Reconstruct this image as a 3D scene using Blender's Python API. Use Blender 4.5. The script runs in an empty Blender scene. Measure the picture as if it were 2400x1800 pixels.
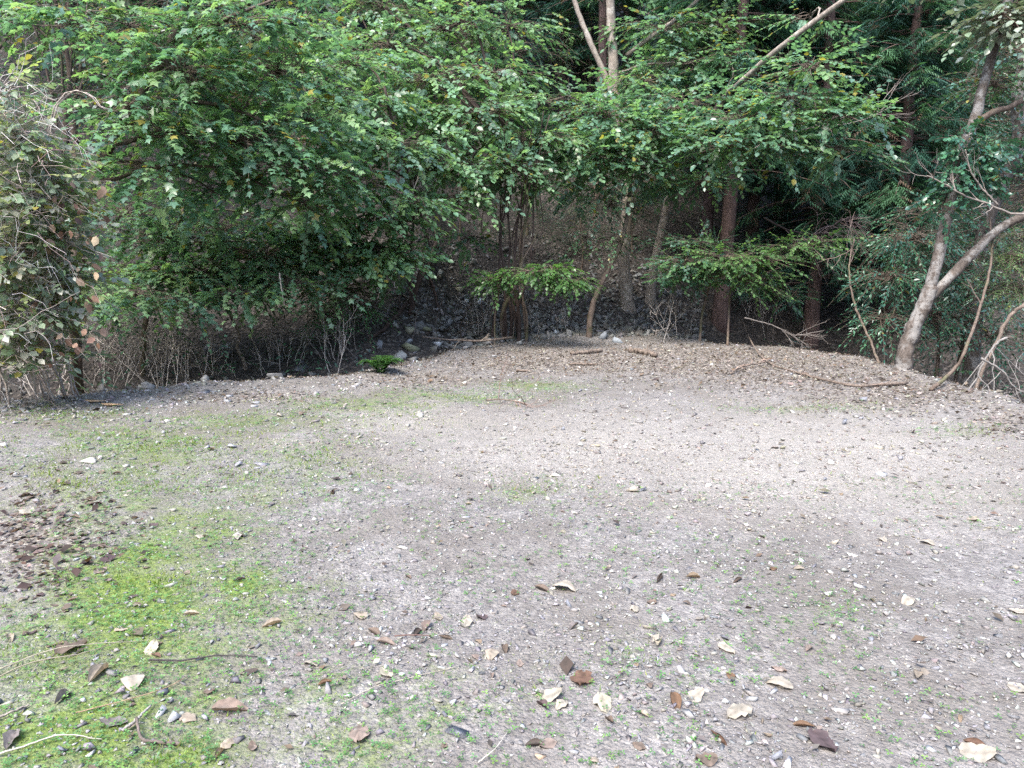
import bpy, math, random
import numpy as np
from mathutils import Vector, Matrix, Quaternion

sc = bpy.context.scene
C = sc.collection
R = math.radians

# ------------------------------------------------------------------ camera
PITCH, EYE, FOC = 9.2, 1.6, 1733.0          # photo is 2400 px wide, 26 mm on 36 mm
cd = bpy.data.cameras.new('camera')
cd.lens, cd.sensor_width = 26.0, 36.0
cd.clip_start, cd.clip_end = 0.05, 600.0
cam = bpy.data.objects.new('camera', cd)
cam.location = (0, 0, EYE)
cam.rotation_euler = (R(90 - PITCH), 0, 0)
C.objects.link(cam)
sc.camera = cam

# ------------------------------------------------------------------ light
SUN_EL, SUN_AZ = R(56), R(212)              # azimuth clockwise from +Y: behind the camera
w = bpy.data.worlds.new('World')
sc.world = w
w.use_nodes = True
wn, wl = w.node_tree.nodes, w.node_tree.links
sky = wn.new('ShaderNodeTexSky')
sky.sky_type = 'NISHITA'
sky.sun_disc = False
sky.sun_elevation, sky.sun_rotation = SUN_EL, SUN_AZ
sky.air_density, sky.dust_density, sky.ozone_density = 1.0, 2.0, 1.0
bg = wn['Background']
bg.inputs['Strength'].default_value = 0.14
wl.new(sky.outputs[0], bg.inputs['Color'])
sd = bpy.data.lights.new('sun', 'SUN')
sd.energy, sd.angle, sd.color = 1.5, R(30), (1.0, 0.95, 0.88)
sun = bpy.data.objects.new('sun', sd)
dv = Vector((math.sin(SUN_AZ) * math.cos(SUN_EL), math.cos(SUN_AZ) * math.cos(SUN_EL), math.sin(SUN_EL)))
sun.rotation_euler = dv.to_track_quat('Z', 'Y').to_euler()
sun.location = (0, -5, 30)
C.objects.link(sun)
vs = sc.view_settings
vs.view_transform = 'Standard'
vs.look = 'None'
vs.exposure = 2.6
vs.gamma = 1.0
vs.use_curve_mapping = False
sc.render.engine = 'CYCLES'
cy = sc.cycles
cy.use_adaptive_sampling = False
cy.use_denoising = False
cy.max_bounces = 6
cy.diffuse_bounces = 4
cy.glossy_bounces = 2
cy.transmission_bounces = 4
cy.sample_clamp_indirect = 2.5

# ------------------------------------------------------------------ picture to place
CP, SP = math.cos(R(PITCH)), math.sin(R(PITCH))


def ray(px, py):
    dx, dy = (px - 1200) / FOC, -(py - 900) / FOC
    return np.array([dx, CP + SP * dy, -SP + CP * dy])


def at(px, py, Y):
    d = ray(px, py)
    return np.array([0, 0, EYE]) + d * (Y / d[1])


def gp(px, py):
    d = ray(px, py)
    return np.array([0, 0, EYE]) + d * (-EYE / d[2])


def project(P):
    P = np.asarray(P, float)
    x, y, z = P[..., 0], P[..., 1], P[..., 2] - EYE
    f = y * CP - z * SP
    u = y * SP + z * CP
    f = np.where(f < 0.05, 0.05, f)
    return 1200 + FOC * x / f, 900 - FOC * u / f


# ------------------------------------------------------------------ noise
_nr = np.random.default_rng(11)
_tab = _nr.random((256, 256))


def vnoise(x, y):
    x, y = np.asarray(x, float), np.asarray(y, float)
    xi, yi = np.floor(x).astype(int), np.floor(y).astype(int)
    fx, fy = x - xi, y - yi
    fx, fy = fx * fx * (3 - 2 * fx), fy * fy * (3 - 2 * fy)
    a = _tab[xi & 255, yi & 255]; b = _tab[(xi + 1) & 255, yi & 255]
    c = _tab[xi & 255, (yi + 1) & 255]; d = _tab[(xi + 1) & 255, (yi + 1) & 255]
    return a * (1 - fx) * (1 - fy) + b * fx * (1 - fy) + c * (1 - fx) * fy + d * fx * fy


def fnoise(x, y, o=4):
    s, a, t = 0, 1.0, 0
    for k in range(o):
        s = s + a * vnoise(x * 2 ** k + 17.3 * k, y * 2 ** k + 5.1 * k)
        t += a
        a *= 0.5
    return s / t


def sstep(a, b, x):
    t = np.clip((x - a) / (b - a), 0, 1)
    return t * t * (3 - 2 * t)


# ------------------------------------------------------------------ terrain
EDGE = [(0, 938), (195, 926), (366, 918), (488, 893), (692, 885), (800, 879), (900, 868), (1002, 849), (1053, 828),
        (1209, 806), (1378, 793), (1523, 791), (1675, 806), (1850, 812), (2029, 841), (2098, 863), (2151, 873),
        (2233, 898), (2346, 932), (2400, 955)]
_e = np.array([gp(*p)[:2] for p in EDGE])
_et, _ey = _e[:, 0] / _e[:, 1], _e[:, 1]
TK = [-0.75, -0.30, -0.16, 0.08, 0.19, 0.28, 0.42, 0.72]
TD = [0.60, 0.40, 0.15, 0.08, 0.10, 0.5, 1.1, 1.5]
TW = [2.0, 1.5, 0.6, 0.1, 0.15, 1.3, 3.0, 4.0]
TS = [0.60, 0.60, 0.60, 0.60, 0.58, 0.52, 0.50, 0.50]


def beyond(x, y):
    x, y = np.asarray(x, float), np.asarray(y, float)
    t = x / np.maximum(y, 0.5)
    return y - np.interp(t, _et, _ey) + 0.5 * (vnoise(x * 1.1, y * 0.4) - 0.5)


def height(x, y):
    x, y = np.asarray(x, float), np.asarray(y, float)
    t = x / np.maximum(y, 0.5)
    s = beyond(x, y)
    D, W, S = (np.interp(t, TK, k) for k in (TD, TW, TS))
    u = s - 0.9 - W
    up = np.where(u > 6, u, np.log1p(np.exp(np.clip(u * 2.2, -30, 30))) / 2.2)
    z = -D * sstep(-0.15, 1.1, s) + S * up
    q = np.hypot(x * 0.9, np.minimum(y - 5.0, 0.0)) - 15.0        # added unseen slopes behind and beside the clearing, raised to block low sky light
    q = np.where(y < 9, q, q * sstep(20, 9, y))
    z = z + 0.75 * np.maximum(q, 0) * sstep(0, 3, q)
    z = z + sstep(0.2, 2.5, s) * 0.45 * (fnoise(x * 0.55, y * 0.55) - 0.5)
    z = z + 0.10 * (fnoise(x * 0.35, y * 0.35, 3) - 0.5) * sstep(1.0, 4.0, y) + 0.045 * (fnoise(x * 1.9, y * 1.9, 3) - 0.5)
    z = z + 0.09 * np.exp(-((s + 0.35) / 0.4) ** 2) * fnoise(x * 1.3, y * 1.3, 2)
    return z


def on_ground(px, py):
    """the point of the terrain that shows at this pixel (marching along the ray)"""
    d = ray(px, py)
    lo = 0.4
    for k in np.arange(0.5, 60, 0.05):
        p = np.array([0, 0, EYE]) + d * k
        if p[2] < float(height(p[0], p[1])):
            return np.array([p[0], p[1], float(height(p[0], p[1]))])
    return p


# ------------------------------------------------------------------ objects
def tag(o, label=None, cat=None, group=None, kind=None):
    if label: o['label'] = label
    if cat: o['category'] = cat
    if group: o['group'] = group
    if kind: o['kind'] = kind
    return o


def empty(name, loc, label, cat, group=None):
    o = bpy.data.objects.new(name, None)
    o.empty_display_size = 0.2
    o.location = Vector(loc)
    C.objects.link(o)
    return tag(o, label, cat, group)


def mesh_of(name, V, F, mat, col=None, smooth=False, uvz=None):
    me = bpy.data.meshes.new(name)
    V = np.ascontiguousarray(V, np.float32)
    F = np.ascontiguousarray(F, np.int32)
    n = F.shape[1]
    me.vertices.add(len(V)); me.vertices.foreach_set('co', V.ravel())
    me.loops.add(F.size); me.loops.foreach_set('vertex_index', F.ravel())
    me.polygons.add(len(F))
    me.polygons.foreach_set('loop_start', np.arange(0, F.size, n, dtype=np.int32))
    me.polygons.foreach_set('loop_total', np.full(len(F), n, np.int32))
    if smooth:
        me.polygons.foreach_set('use_smooth', np.ones(len(F), bool))
    if col is not None:
        col = np.asarray(col, np.float32)
        if col.ndim == 1: col = np.tile(col, (len(V), 1))
        a = me.attributes.new('col', 'FLOAT_COLOR', 'POINT')
        a.data.foreach_set('color', np.c_[col[:, :3], np.ones(len(col), np.float32)].astype(np.float32).ravel())
    me.materials.append(mat)
    me.update(calc_edges=True)
    return me


def link(name, me, parent=None, loc=None):
    o = bpy.data.objects.new(name, me)
    C.objects.link(o)
    if parent is not None: o.parent = parent
    if loc is not None: o.location = Vector(loc)
    return o


def part(name, V, F, mat, parent, col=None, smooth=False, kind=None):
    base = np.array(parent.location) if parent is not None else 0
    o = link(name, mesh_of(name, np.asarray(V) - base, F, mat, col, smooth), parent)
    if kind: o['kind'] = kind
    return o


def copy_tree(o, parent=None):
    c = o.copy(); C.objects.link(c)
    if parent is not None: c.parent = parent
    for ch in list(o.children): copy_tree(ch, c)
    return c


def tubes(P, r, sides=3, cap=False):
    """P (N,K,3) polylines, r (N,K) radii -> vertices, triangles"""
    P = np.asarray(P, float)
    if P.ndim == 2: P, r = P[None], np.asarray(r, float)[None]
    r = np.asarray(r, float)
    N, K, _ = P.shape
    T = np.gradient(P, axis=1)
    T /= np.linalg.norm(T, axis=2, keepdims=True) + 1e-9
    ref = np.where(np.abs(T[:, :1, 2:3]) > 0.9, np.array([1.0, 0, 0]), np.array([0, 0, 1.0]))
    A = np.cross(T, np.broadcast_to(ref, T.shape)); A /= np.linalg.norm(A, axis=2, keepdims=True) + 1e-9
    B = np.cross(T, A)
    an = np.arange(sides) * 2 * math.pi / sides
    rr = r[:, :, None] if r.ndim == 2 else r
    V = P[:, :, None] + (rr * np.cos(an))[..., None] * A[:, :, None] + (rr * np.sin(an))[..., None] * B[:, :, None]
    i = np.arange(K - 1)[:, None] * sides
    j = np.arange(sides)[None]; j2 = (j + 1) % sides
    F = np.stack([i + j, i + j2, i + sides + j2, i + j, i + sides + j2, i + sides + j], -1).reshape(-1, 3)
    V = V.reshape(N, -1, 3)
    if cap:
        V = np.concatenate([V, P[:, :1], P[:, -1:]], 1)
        k = np.arange(sides); k2 = (k + 1) % sides; b = (K - 1) * sides; n0 = K * sides
        F = np.concatenate([F, np.stack([k2, k, np.full(sides, n0)], -1), np.stack([b + k, b + k2, np.full(sides, n0 + 1)], -1)])
    m = V.shape[1]
    return V.reshape(-1, 3), (F[None] + (np.arange(N) * m)[:, None, None]).reshape(-1, 3)


def spline(pts, n):
    p = np.asarray(pts, float)
    p = np.vstack([2 * p[0] - p[1], p, 2 * p[-1] - p[-2]])
    m = len(p) - 3
    out = []
    for u in np.linspace(0, m - 1e-6, n):
        i = int(u); t = u - i
        a, b, c, d = p[i:i + 4]
        out.append(0.5 * (2 * b + (c - a) * t + (2 * a - 5 * b + 4 * c - d) * t * t + (3 * b - a - 3 * c + d) * t ** 3))
    return np.array(out)


def inst(proto, pos, X, Y, Z, size):
    """copies of a small proto (V,F) as one mesh"""
    PV, PF = proto
    size = np.asarray(size, float).reshape(-1, 1, 1) if np.ndim(size) else np.full((len(pos), 1, 1), float(size))
    V = pos[:, None] + size * (PV[None, :, 0:1] * X[:, None] + PV[None, :, 1:2] * Y[:, None] + PV[None, :, 2:3] * Z[:, None])
    F = PF[None] + (np.arange(len(pos)) * len(PV))[:, None, None]
    return V.reshape(-1, 3), F.reshape(-1, 3)


def unit(v): return v / (np.linalg.norm(v, axis=-1, keepdims=True) + 1e-9)


def frame(d, n):
    d = unit(d)
    Y = unit(np.cross(n, d))
    return d, Y, np.cross(d, Y)


def lying(rng, n, tilt=0.35):
    a = rng.uniform(0, 2 * math.pi, n)
    d = np.c_[np.cos(a), np.sin(a), rng.normal(0, tilt, n)]
    nn = unit(np.c_[rng.normal(0, tilt, (n, 2)), np.ones(n)])
    return frame(d, nn)


# ------------------------------------------------------------------ materials
def newmat(name):
    m = bpy.data.materials.new(name); m.use_nodes = True
    nt = m.node_tree
    return m, nt, nt.nodes['Principled BSDF'], nt.nodes['Material Output']


def N(nt, t, **kw):
    n = nt.nodes.new(t)
    for k, v in kw.items():
        if k in n.inputs: n.inputs[k].default_value = v
        else: setattr(n, k, v)
    return n


def ramp(nt, stops, fac):
    r = nt.nodes.new('ShaderNodeValToRGB')
    el = r.color_ramp.elements
    while len(el) < len(stops): el.new(0.5)
    for e, (p, c) in zip(el, stops):
        e.position = p; e.color = (*c, 1) if len(c) == 3 else c
    nt.links.new(fac, r.inputs[0])
    return r.outputs[0]


def mixc(nt, fac, a, b, mode='MIX'):
    m = nt.nodes.new('ShaderNodeMix'); m.data_type = 'RGBA'; m.blend_type = mode
    for s, v in ((0, fac), (6, a), (7, b)):
        if isinstance(v, (int, float)): m.inputs[s].default_value = v
        elif isinstance(v, tuple): m.inputs[s].default_value = (*v, 1)
        else: nt.links.new(v, m.inputs[s])
    return m.outputs[2]


def math_(nt, op, a, b=0.0, clamp=False):
    m = nt.nodes.new('ShaderNodeMath'); m.operation = op; m.use_clamp = clamp
    for s, v in ((0, a), (1, b)):
        if isinstance(v, (int, float)): m.inputs[s].default_value = v
        else: nt.links.new(v, m.inputs[s])
    return m.outputs[0]


def leaf_mat(name, rough=0.34, trans=0.46, spec=0.7, boost=(1.35, 1.45, 0.8)):
    m, nt, bs, out = newmat(name)
    at_ = N(nt, 'ShaderNodeAttribute', attribute_name='col')
    tc = N(nt, 'ShaderNodeNewGeometry')
    nz = N(nt, 'ShaderNodeTexNoise', Scale=35.0, Detail=2.0)
    nt.links.new(tc.outputs['Position'], nz.inputs['Vector'])
    v = ramp(nt, [(0.3, (0.75, 0.78, 0.75)), (0.7, (1.2, 1.16, 1.1))], nz.outputs[0])
    c = mixc(nt, 1.0, at_.outputs['Color'], v, 'MULTIPLY')
    nt.links.new(c, bs.inputs['Base Color'])
    bs.inputs['Roughness'].default_value = rough
    bs.inputs['Specular IOR Level'].default_value = spec
    tr = N(nt, 'ShaderNodeBsdfTranslucent')
    nt.links.new(mixc(nt, 1.0, c, boost, 'MULTIPLY'), tr.inputs['Color'])
    mx = N(nt, 'ShaderNodeMixShader'); mx.inputs[0].default_value = trans
    nt.links.new(bs.outputs[0], mx.inputs[1]); nt.links.new(tr.outputs[0], mx.inputs[2])
    nt.links.new(mx.outputs[0], out.inputs[0])
    return m


def col_mat(name, rough=0.85, noise=30.0, lo=0.6, hi=1.35, bump=0.0, spec=0.3):
    m, nt, bs, out = newmat(name)
    at_ = N(nt, 'ShaderNodeAttribute', attribute_name='col')
    tc = N(nt, 'ShaderNodeNewGeometry')
    nz = N(nt, 'ShaderNodeTexNoise', Scale=noise, Detail=5.0, Roughness=0.65)
    nt.links.new(tc.outputs['Position'], nz.inputs['Vector'])
    v = ramp(nt, [(0.3, (lo,) * 3), (0.7, (hi,) * 3)], nz.outputs[0])
    nt.links.new(mixc(nt, 1.0, at_.outputs['Color'], v, 'MULTIPLY'), bs.inputs['Base Color'])
    bs.inputs['Roughness'].default_value = rough
    bs.inputs['Specular IOR Level'].default_value = spec
    if bump:
        b = N(nt, 'ShaderNodeBump', Strength=bump, Distance=0.02)
        nt.links.new(nz.outputs[0], b.inputs['Height']); nt.links.new(b.outputs[0], bs.inputs['Normal'])
    return m


def bark_mat(name, c1, c2, patch=None, pt=0.58, sx=14.0, sz=3.0, moss=0.0, bump=0.7):
    m, nt, bs, out = newmat(name)
    g = N(nt, 'ShaderNodeNewGeometry')
    mp = N(nt, 'ShaderNodeMapping'); mp.inputs['Scale'].default_value = (sx, sx, sz)
    nt.links.new(g.outputs['Position'], mp.inputs[0])
    n1 = N(nt, 'ShaderNodeTexNoise', Scale=1.6, Detail=7.0, Roughness=0.7)
    nt.links.new(mp.outputs[0], n1.inputs['Vector'])
    c = ramp(nt, [(0.32, c1), (0.68, c2)], n1.outputs[0])
    if patch:
        n2 = N(nt, 'ShaderNodeTexNoise', Scale=5.0, Detail=4.0, Roughness=0.6)
        nt.links.new(g.outputs['Position'], n2.inputs['Vector'])
        f = ramp(nt, [(pt - 0.06, (0, 0, 0)), (pt + 0.05, (1, 1, 1))], n2.outputs[0])
        c = mixc(nt, f, c, patch)
        n4 = N(nt, 'ShaderNodeTexNoise', Scale=28.0, Detail=3.0)
        nt.links.new(g.outputs['Position'], n4.inputs['Vector'])
        c = mixc(nt, ramp(nt, [(0.56, (0, 0, 0)), (0.66, (0.7, 0.7, 0.7))], n4.outputs[0]), c, c1)
    if moss:
        n3 = N(nt, 'ShaderNodeTexNoise', Scale=3.0, Detail=5.0)
        nt.links.new(g.outputs['Position'], n3.inputs['Vector'])
        f = ramp(nt, [(0.5, (0, 0, 0)), (0.66, (moss,) * 3)], n3.outputs[0])
        c = mixc(nt, f, c, (0.07, 0.085, 0.03))
    nt.links.new(c, bs.inputs['Base Color'])
    bs.inputs['Roughness'].default_value = 0.9
    bs.inputs['Specular IOR Level'].default_value = 0.2
    b = N(nt, 'ShaderNodeBump', Strength=bump, Distance=0.03)
    nt.links.new(n1.outputs[0], b.inputs['Height']); nt.links.new(b.outputs[0], bs.inputs['Normal'])
    return m


def ground_mat():
    m, nt, bs, out = newmat('gravel_ground')
    L = nt.links
    g = N(nt, 'ShaderNodeNewGeometry')
    msk = N(nt, 'ShaderNodeAttribute', attribute_name='col')
    sp = N(nt, 'ShaderNodeSeparateColor'); L.new(msk.outputs['Color'], sp.inputs[0])

    def vor(scale, feature='F1', rnd=1.0):
        v = N(nt, 'ShaderNodeTexVoronoi', Scale=scale, Randomness=rnd); v.feature = feature
        L.new(g.outputs['Position'], v.inputs['Vector']); return v

    def noi(scale, det=4.0, ro=0.6):
        v = N(nt, 'ShaderNodeTexNoise', Scale=scale, Detail=det, Roughness=ro)
        L.new(g.outputs['Position'], v.inputs['Vector']); return v.outputs[0]
    va, vb, vc = vor(55), vor(120), vor(22)
    sa = N(nt, 'ShaderNodeSeparateColor'); L.new(va.outputs['Color'], sa.inputs[0])
    sb = N(nt, 'ShaderNodeSeparateColor'); L.new(vb.outputs['Color'], sb.inputs[0])
    ca = ramp(nt, [(0.0, (0.086, 0.080, 0.082)), (0.45, (0.141, 0.133, 0.131)), (0.8, (0.192, 0.180, 0.176)), (1.0, (0.265, 0.248, 0.234))], sa.outputs[0])
    cb = ramp(nt, [(0.0, (0.078, 0.071, 0.069)), (0.6, (0.152, 0.142, 0.137)), (1.0, (0.242, 0.226, 0.215))], sb.outputs[1])
    c = mixc(nt, 0.45, ca, cb)
    sc_ = N(nt, 'ShaderNodeSeparateColor'); L.new(vc.outputs['Color'], sc_.inputs[0])
    c = mixc(nt, 0.30, c, ramp(nt, [(0.0, (0.07, 0.065, 0.06)), (0.6, (0.16, 0.152, 0.14)), (1.0, (0.30, 0.285, 0.26))], sc_.outputs[1]))
    big = noi(0.9, 5.0)
    c = mixc(nt, ramp(nt, [(0.42, (0, 0, 0)), (0.62, (0.75, 0.75, 0.75))], big), c, (0.108, 0.096, 0.083))
    c = mixc(nt, ramp(nt, [(0.46, (0, 0, 0)), (0.70, (0.6, 0.6, 0.6))], noi(3.3, 6.0, 0.7)), c, (0.085, 0.076, 0.067))
    n_edge = noi(5.0, 6.0, 0.7)
    fine = noi(60.0, 3.0, 0.7)

    def broken(ch, lo, hi, k=0.9):
        x = math_(nt, 'ADD', ch, math_(nt, 'MULTIPLY', math_(nt, 'SUBTRACT', n_edge, 0.5), k))
        x = math_(nt, 'ADD', x, math_(nt, 'MULTIPLY', math_(nt, 'SUBTRACT', fine, 0.5), 0.7))
        return ramp(nt, [(lo, (0, 0, 0)), (hi, (1, 1, 1))], x)
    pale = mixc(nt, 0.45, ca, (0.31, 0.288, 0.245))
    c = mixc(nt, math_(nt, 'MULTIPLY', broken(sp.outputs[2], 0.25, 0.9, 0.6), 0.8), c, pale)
    vl = vor(34)
    sl = N(nt, 'ShaderNodeSeparateColor'); L.new(vl.outputs['Color'], sl.inputs[0])
    lit = ramp(nt, [(0.0, (0.05, 0.041, 0.037)), (0.45, (0.125, 0.106, 0.092)), (0.8, (0.20, 0.175, 0.15)), (1.0, (0.32, 0.29, 0.25))], sl.outputs[0])
    c = mixc(nt, math_(nt, 'MULTIPLY', broken(sp.outputs[1], 0.30, 0.95, 1.1), 0.85), c, lit)
    nm = noi(45.0, 4.0, 0.75)
    mos = ramp(nt, [(0.25, (0.035, 0.055, 0.014)), (0.5, (0.095, 0.14, 0.028)), (0.75, (0.18, 0.225, 0.04))], nm)
    c = mixc(nt, math_(nt, 'MULTIPLY', broken(sp.outputs[0], 0.25, 0.84, 1.5), 0.9), c, mos)
    L.new(c, bs.inputs['Base Color'])
    bs.inputs['Roughness'].default_value = 0.92
    bs.inputs['Specular IOR Level'].default_value = 0.25
    h = math_(nt, 'ADD', math_(nt, 'MULTIPLY', va.outputs['Distance'], -1.0), math_(nt, 'MULTIPLY', vb.outputs['Distance'], -0.5))
    h = math_(nt, 'ADD', h, math_(nt, 'MULTIPLY', fine, 0.5))
    b = N(nt, 'ShaderNodeBump', Strength=0.8, Distance=0.012)
    L.new(h, b.inputs['Height']); L.new(b.outputs[0], bs.inputs['Normal'])
    return m


def hill_mat():
    m, nt, bs, out = newmat('hillside_litter')
    L = nt.links
    g = N(nt, 'ShaderNodeNewGeometry')
    v = N(nt, 'ShaderNodeTexVoronoi', Scale=16.0); L.new(g.outputs['Position'], v.inputs['Vector'])
    s = N(nt, 'ShaderNodeSeparateColor'); L.new(v.outputs['Color'], s.inputs[0])
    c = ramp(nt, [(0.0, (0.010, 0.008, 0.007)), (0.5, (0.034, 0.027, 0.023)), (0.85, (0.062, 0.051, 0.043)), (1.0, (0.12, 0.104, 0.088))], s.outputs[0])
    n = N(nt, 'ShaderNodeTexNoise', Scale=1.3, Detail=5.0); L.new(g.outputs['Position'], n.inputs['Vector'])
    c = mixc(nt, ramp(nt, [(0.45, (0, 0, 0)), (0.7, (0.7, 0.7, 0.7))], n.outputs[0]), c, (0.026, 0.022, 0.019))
    L.new(c, bs.inputs['Base Color']); bs.inputs['Roughness'].default_value = 0.95
    b = N(nt, 'ShaderNodeBump', Strength=1.0, Distance=0.06)
    L.new(v.outputs['Distance'], b.inputs['Height']); L.new(b.outputs[0], bs.inputs['Normal'])
    return m


def rock_mat(name, moss=0.25):
    m, nt, bs, out = newmat(name)
    L = nt.links
    at_ = N(nt, 'ShaderNodeAttribute', attribute_name='col')
    g = N(nt, 'ShaderNodeNewGeometry')
    n = N(nt, 'ShaderNodeTexNoise', Scale=9.0, Detail=8.0, Roughness=0.7); L.new(g.outputs['Position'], n.inputs['Vector'])
    v = ramp(nt, [(0.3, (0.55, 0.56, 0.58)), (0.7, (1.4, 1.36, 1.3))], n.outputs[0])
    c = mixc(nt, 1.0, at_.outputs['Color'], v, 'MULTIPLY')
    n2 = N(nt, 'ShaderNodeTexNoise', Scale=4.0, Detail=6.0, Roughness=0.7); L.new(g.outputs['Position'], n2.inputs['Vector'])
    c = mixc(nt, ramp(nt, [(0.52, (0, 0, 0)), (0.66, (moss,) * 3)], n2.outputs[0]), c, (0.085, 0.095, 0.04))
    L.new(c, bs.inputs['Base Color']); bs.inputs['Roughness'].default_value = 0.85
    b = N(nt, 'ShaderNodeBump', Strength=0.6, Distance=0.02)
    L.new(n.outputs[0], b.inputs['Height']); L.new(b.outputs[0], bs.inputs['Normal'])
    return m


M = dict(
    ground=ground_mat(), hill=hill_mat(),
    leaf=leaf_mat('broad_leaf'), gloss=leaf_mat('glossy_evergreen_leaf', 0.28, 0.2, 0.6),
    needle=leaf_mat('cedar_needles', 0.6, 0.25, 0.3), dry=leaf_mat('dry_leaf', 0.75, 0.25, 0.25, (1.2, 1.0, 0.7)),
    clover=leaf_mat('clover', 0.5, 0.35, 0.4),
    twig=col_mat('twig_bark', 0.85, 40.0), stone=rock_mat('loose_stone', 0.1), rock=rock_mat('mossy_rubble', 0.35),
    grit=col_mat('grit', 0.9, 60.0, 0.75, 1.2),
    bark=bark_mat('brown_bark', (0.05, 0.036, 0.028), (0.16, 0.125, 0.10), None, moss=0.5),
    grey=bark_mat('grey_bark', (0.13, 0.108, 0.09), (0.28, 0.24, 0.20), (0.32, 0.29, 0.25), 0.60),
    pale=bark_mat('pale_lichen_bark', (0.045, 0.036, 0.03), (0.125, 0.105, 0.09), (0.19, 0.18, 0.168), 0.53, 9.0, 4.0),
    cedar=bark_mat('reddish_cedar_bark', (0.045, 0.03, 0.028), (0.15, 0.102, 0.09), None, 0.6, 22.0, 1.6),
    root=bark_mat('reddish_root_bark', (0.024, 0.017, 0.015), (0.075, 0.053, 0.045)),
    log=bark_mat('fallen_wood', (0.06, 0.045, 0.036), (0.20, 0.16, 0.13)),
)

# ------------------------------------------------------------------ small protos
def tri(l): return np.array(l, int)


OVATE = (np.array([(0, 0, 0), (.5, 0, -.03), (1, 0, -.14), (.2, .27, .04), (.6, .33, .03), (.2, -.27, .04), (.6, -.33, .03)]),
         tri([(0, 1, 3), (3, 1, 4), (1, 2, 4), (1, 0, 5), (1, 5, 6), (2, 1, 6)]))
LOBED = (np.array([(.38, 0, .03), (0, 0, 0), (.02, .36, -.05), (.27, .27, .02), (.52, .56, -.08), (.60, .22, .01), (1, 0, -.12),
                   (.60, -.22, .01), (.52, -.56, -.08), (.27, -.27, .02), (.02, -.36, -.05)]),
         tri([(0, i, i + 1 if i < 10 else 1) for i in range(1, 11)])[:, ::-1])
LANCE = (np.array([(0, 0, 0), (1, 0, -.1), (.45, .19, .04), (.45, -.19, .04), (.5, 0, -.02)]),
         tri([(0, 4, 2), (4, 1, 2), (4, 0, 3), (1, 4, 3)]))


def _frond():
    V, F = [], []
    for k in range(5):
        x = 0.06 + 0.17 * k
        z = -0.30 * x * x
        ln = 0.42 - 0.055 * k
        for s in (-1, 1):
            i = len(V)
            e = x + ln * 0.72
            V += [(x - .03, 0, z), (x + .07, s * .015, z), (e, s * ln * .66, -0.30 * e * e - .03)]
            F.append((i, i + 1, i + 2) if s < 0 else (i + 1, i, i + 2))
    i = len(V)
    V += [(.0, .018, 0), (.0, -.018, 0), (1.1, 0, -.38)]; F.append((i + 1, i, i + 2))
    return np.array(V), tri(F)


FROND = _frond()
CLOVER = (np.array([(0, 0, 0)] + [(math.cos(a) * r_, math.sin(a) * r_, z_) for q in range(3)
                                  for a, r_, z_ in ((q * 2.094 - .45, .7, .12), (q * 2.094, 1, .06), (q * 2.094 + .45, .7, .12))]),
          tri([f for q in range(3) for f in ((0, 1 + 3 * q, 2 + 3 * q), (0, 2 + 3 * q, 3 + 3 * q))]))
CHIP = (np.array([(0, 0, 0), (.5, .3, .08), (1, 0, .02), (.5, -.3, .1), ]), tri([(0, 2, 1), (0, 3, 2)]))
BLADE = (np.array([(0, -.09, 0), (0, .09, 0), (.25, 0, 1.0)]), tri([(0, 1, 2)]))


def hull_rock(seed, n=13, flat=0.62):
    import bmesh
    rg = np.random.default_rng(seed)
    p = unit(rg.normal(size=(n, 3))) * rg.uniform(0.75, 1.1, (n, 1)) * np.array([1.15, 0.85, flat])
    bm = bmesh.new()
    for q in p: bm.verts.new(q)
    res = bmesh.ops.convex_hull(bm, input=bm.verts[:])
    bmesh.ops.delete(bm, geom=[v for v in bm.verts if not v.link_faces], context='VERTS')
    bmesh.ops.triangulate(bm, faces=bm.faces[:])
    bm.verts.index_update()
    V = np.array([v.co[:] for v in bm.verts]); F = tri([[v.index for v in f.verts] for f in bm.faces])
    bm.free()
    return V, F


ROCKS = [hull_rock(k, 7, f) for k, f in enumerate((.62, .5, .7, .4, .6, .75, .35, .55))]
BOULD = [hull_rock(40 + k, 9, f) for k, f in enumerate((.7, .8, .6, .75))]
GRITS = [hull_rock(80 + k, 6, .55) for k in range(6)]


# ------------------------------------------------------------------ the setting
def axis(a, b, step, lo, hi, grow):
    mid = list(np.arange(a, b, step))
    st, x, out = step, mid[-1], []
    while x < hi:
        st = min(st * grow, 3.0); x += st; out.append(x)
    st, x, pre = step, a, []
    while x > lo:
        st = min(st * grow, 3.0); x -= st; pre.append(x)
    return np.array(pre[::-1] + mid + out)


gx, gy = axis(-12, 12, 0.13, -75, 75, 1.12), axis(1.0, 19, 0.13, -25, 85, 1.12)
GX, GY = np.meshgrid(gx, gy)
GZ = height(GX, GY)
GV = np.stack([GX, GY, GZ], -1).reshape(-1, 3)
nx, ny = len(gx), len(gy)
ii = (np.arange(ny - 1)[:, None] * nx + np.arange(nx - 1)[None]).ravel()
GF = np.stack([ii, ii + 1, ii + nx + 1, ii + nx], 1)
BS = beyond(GX, GY).ravel()
facing = BS[GF].mean(1) < 0.30

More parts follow.
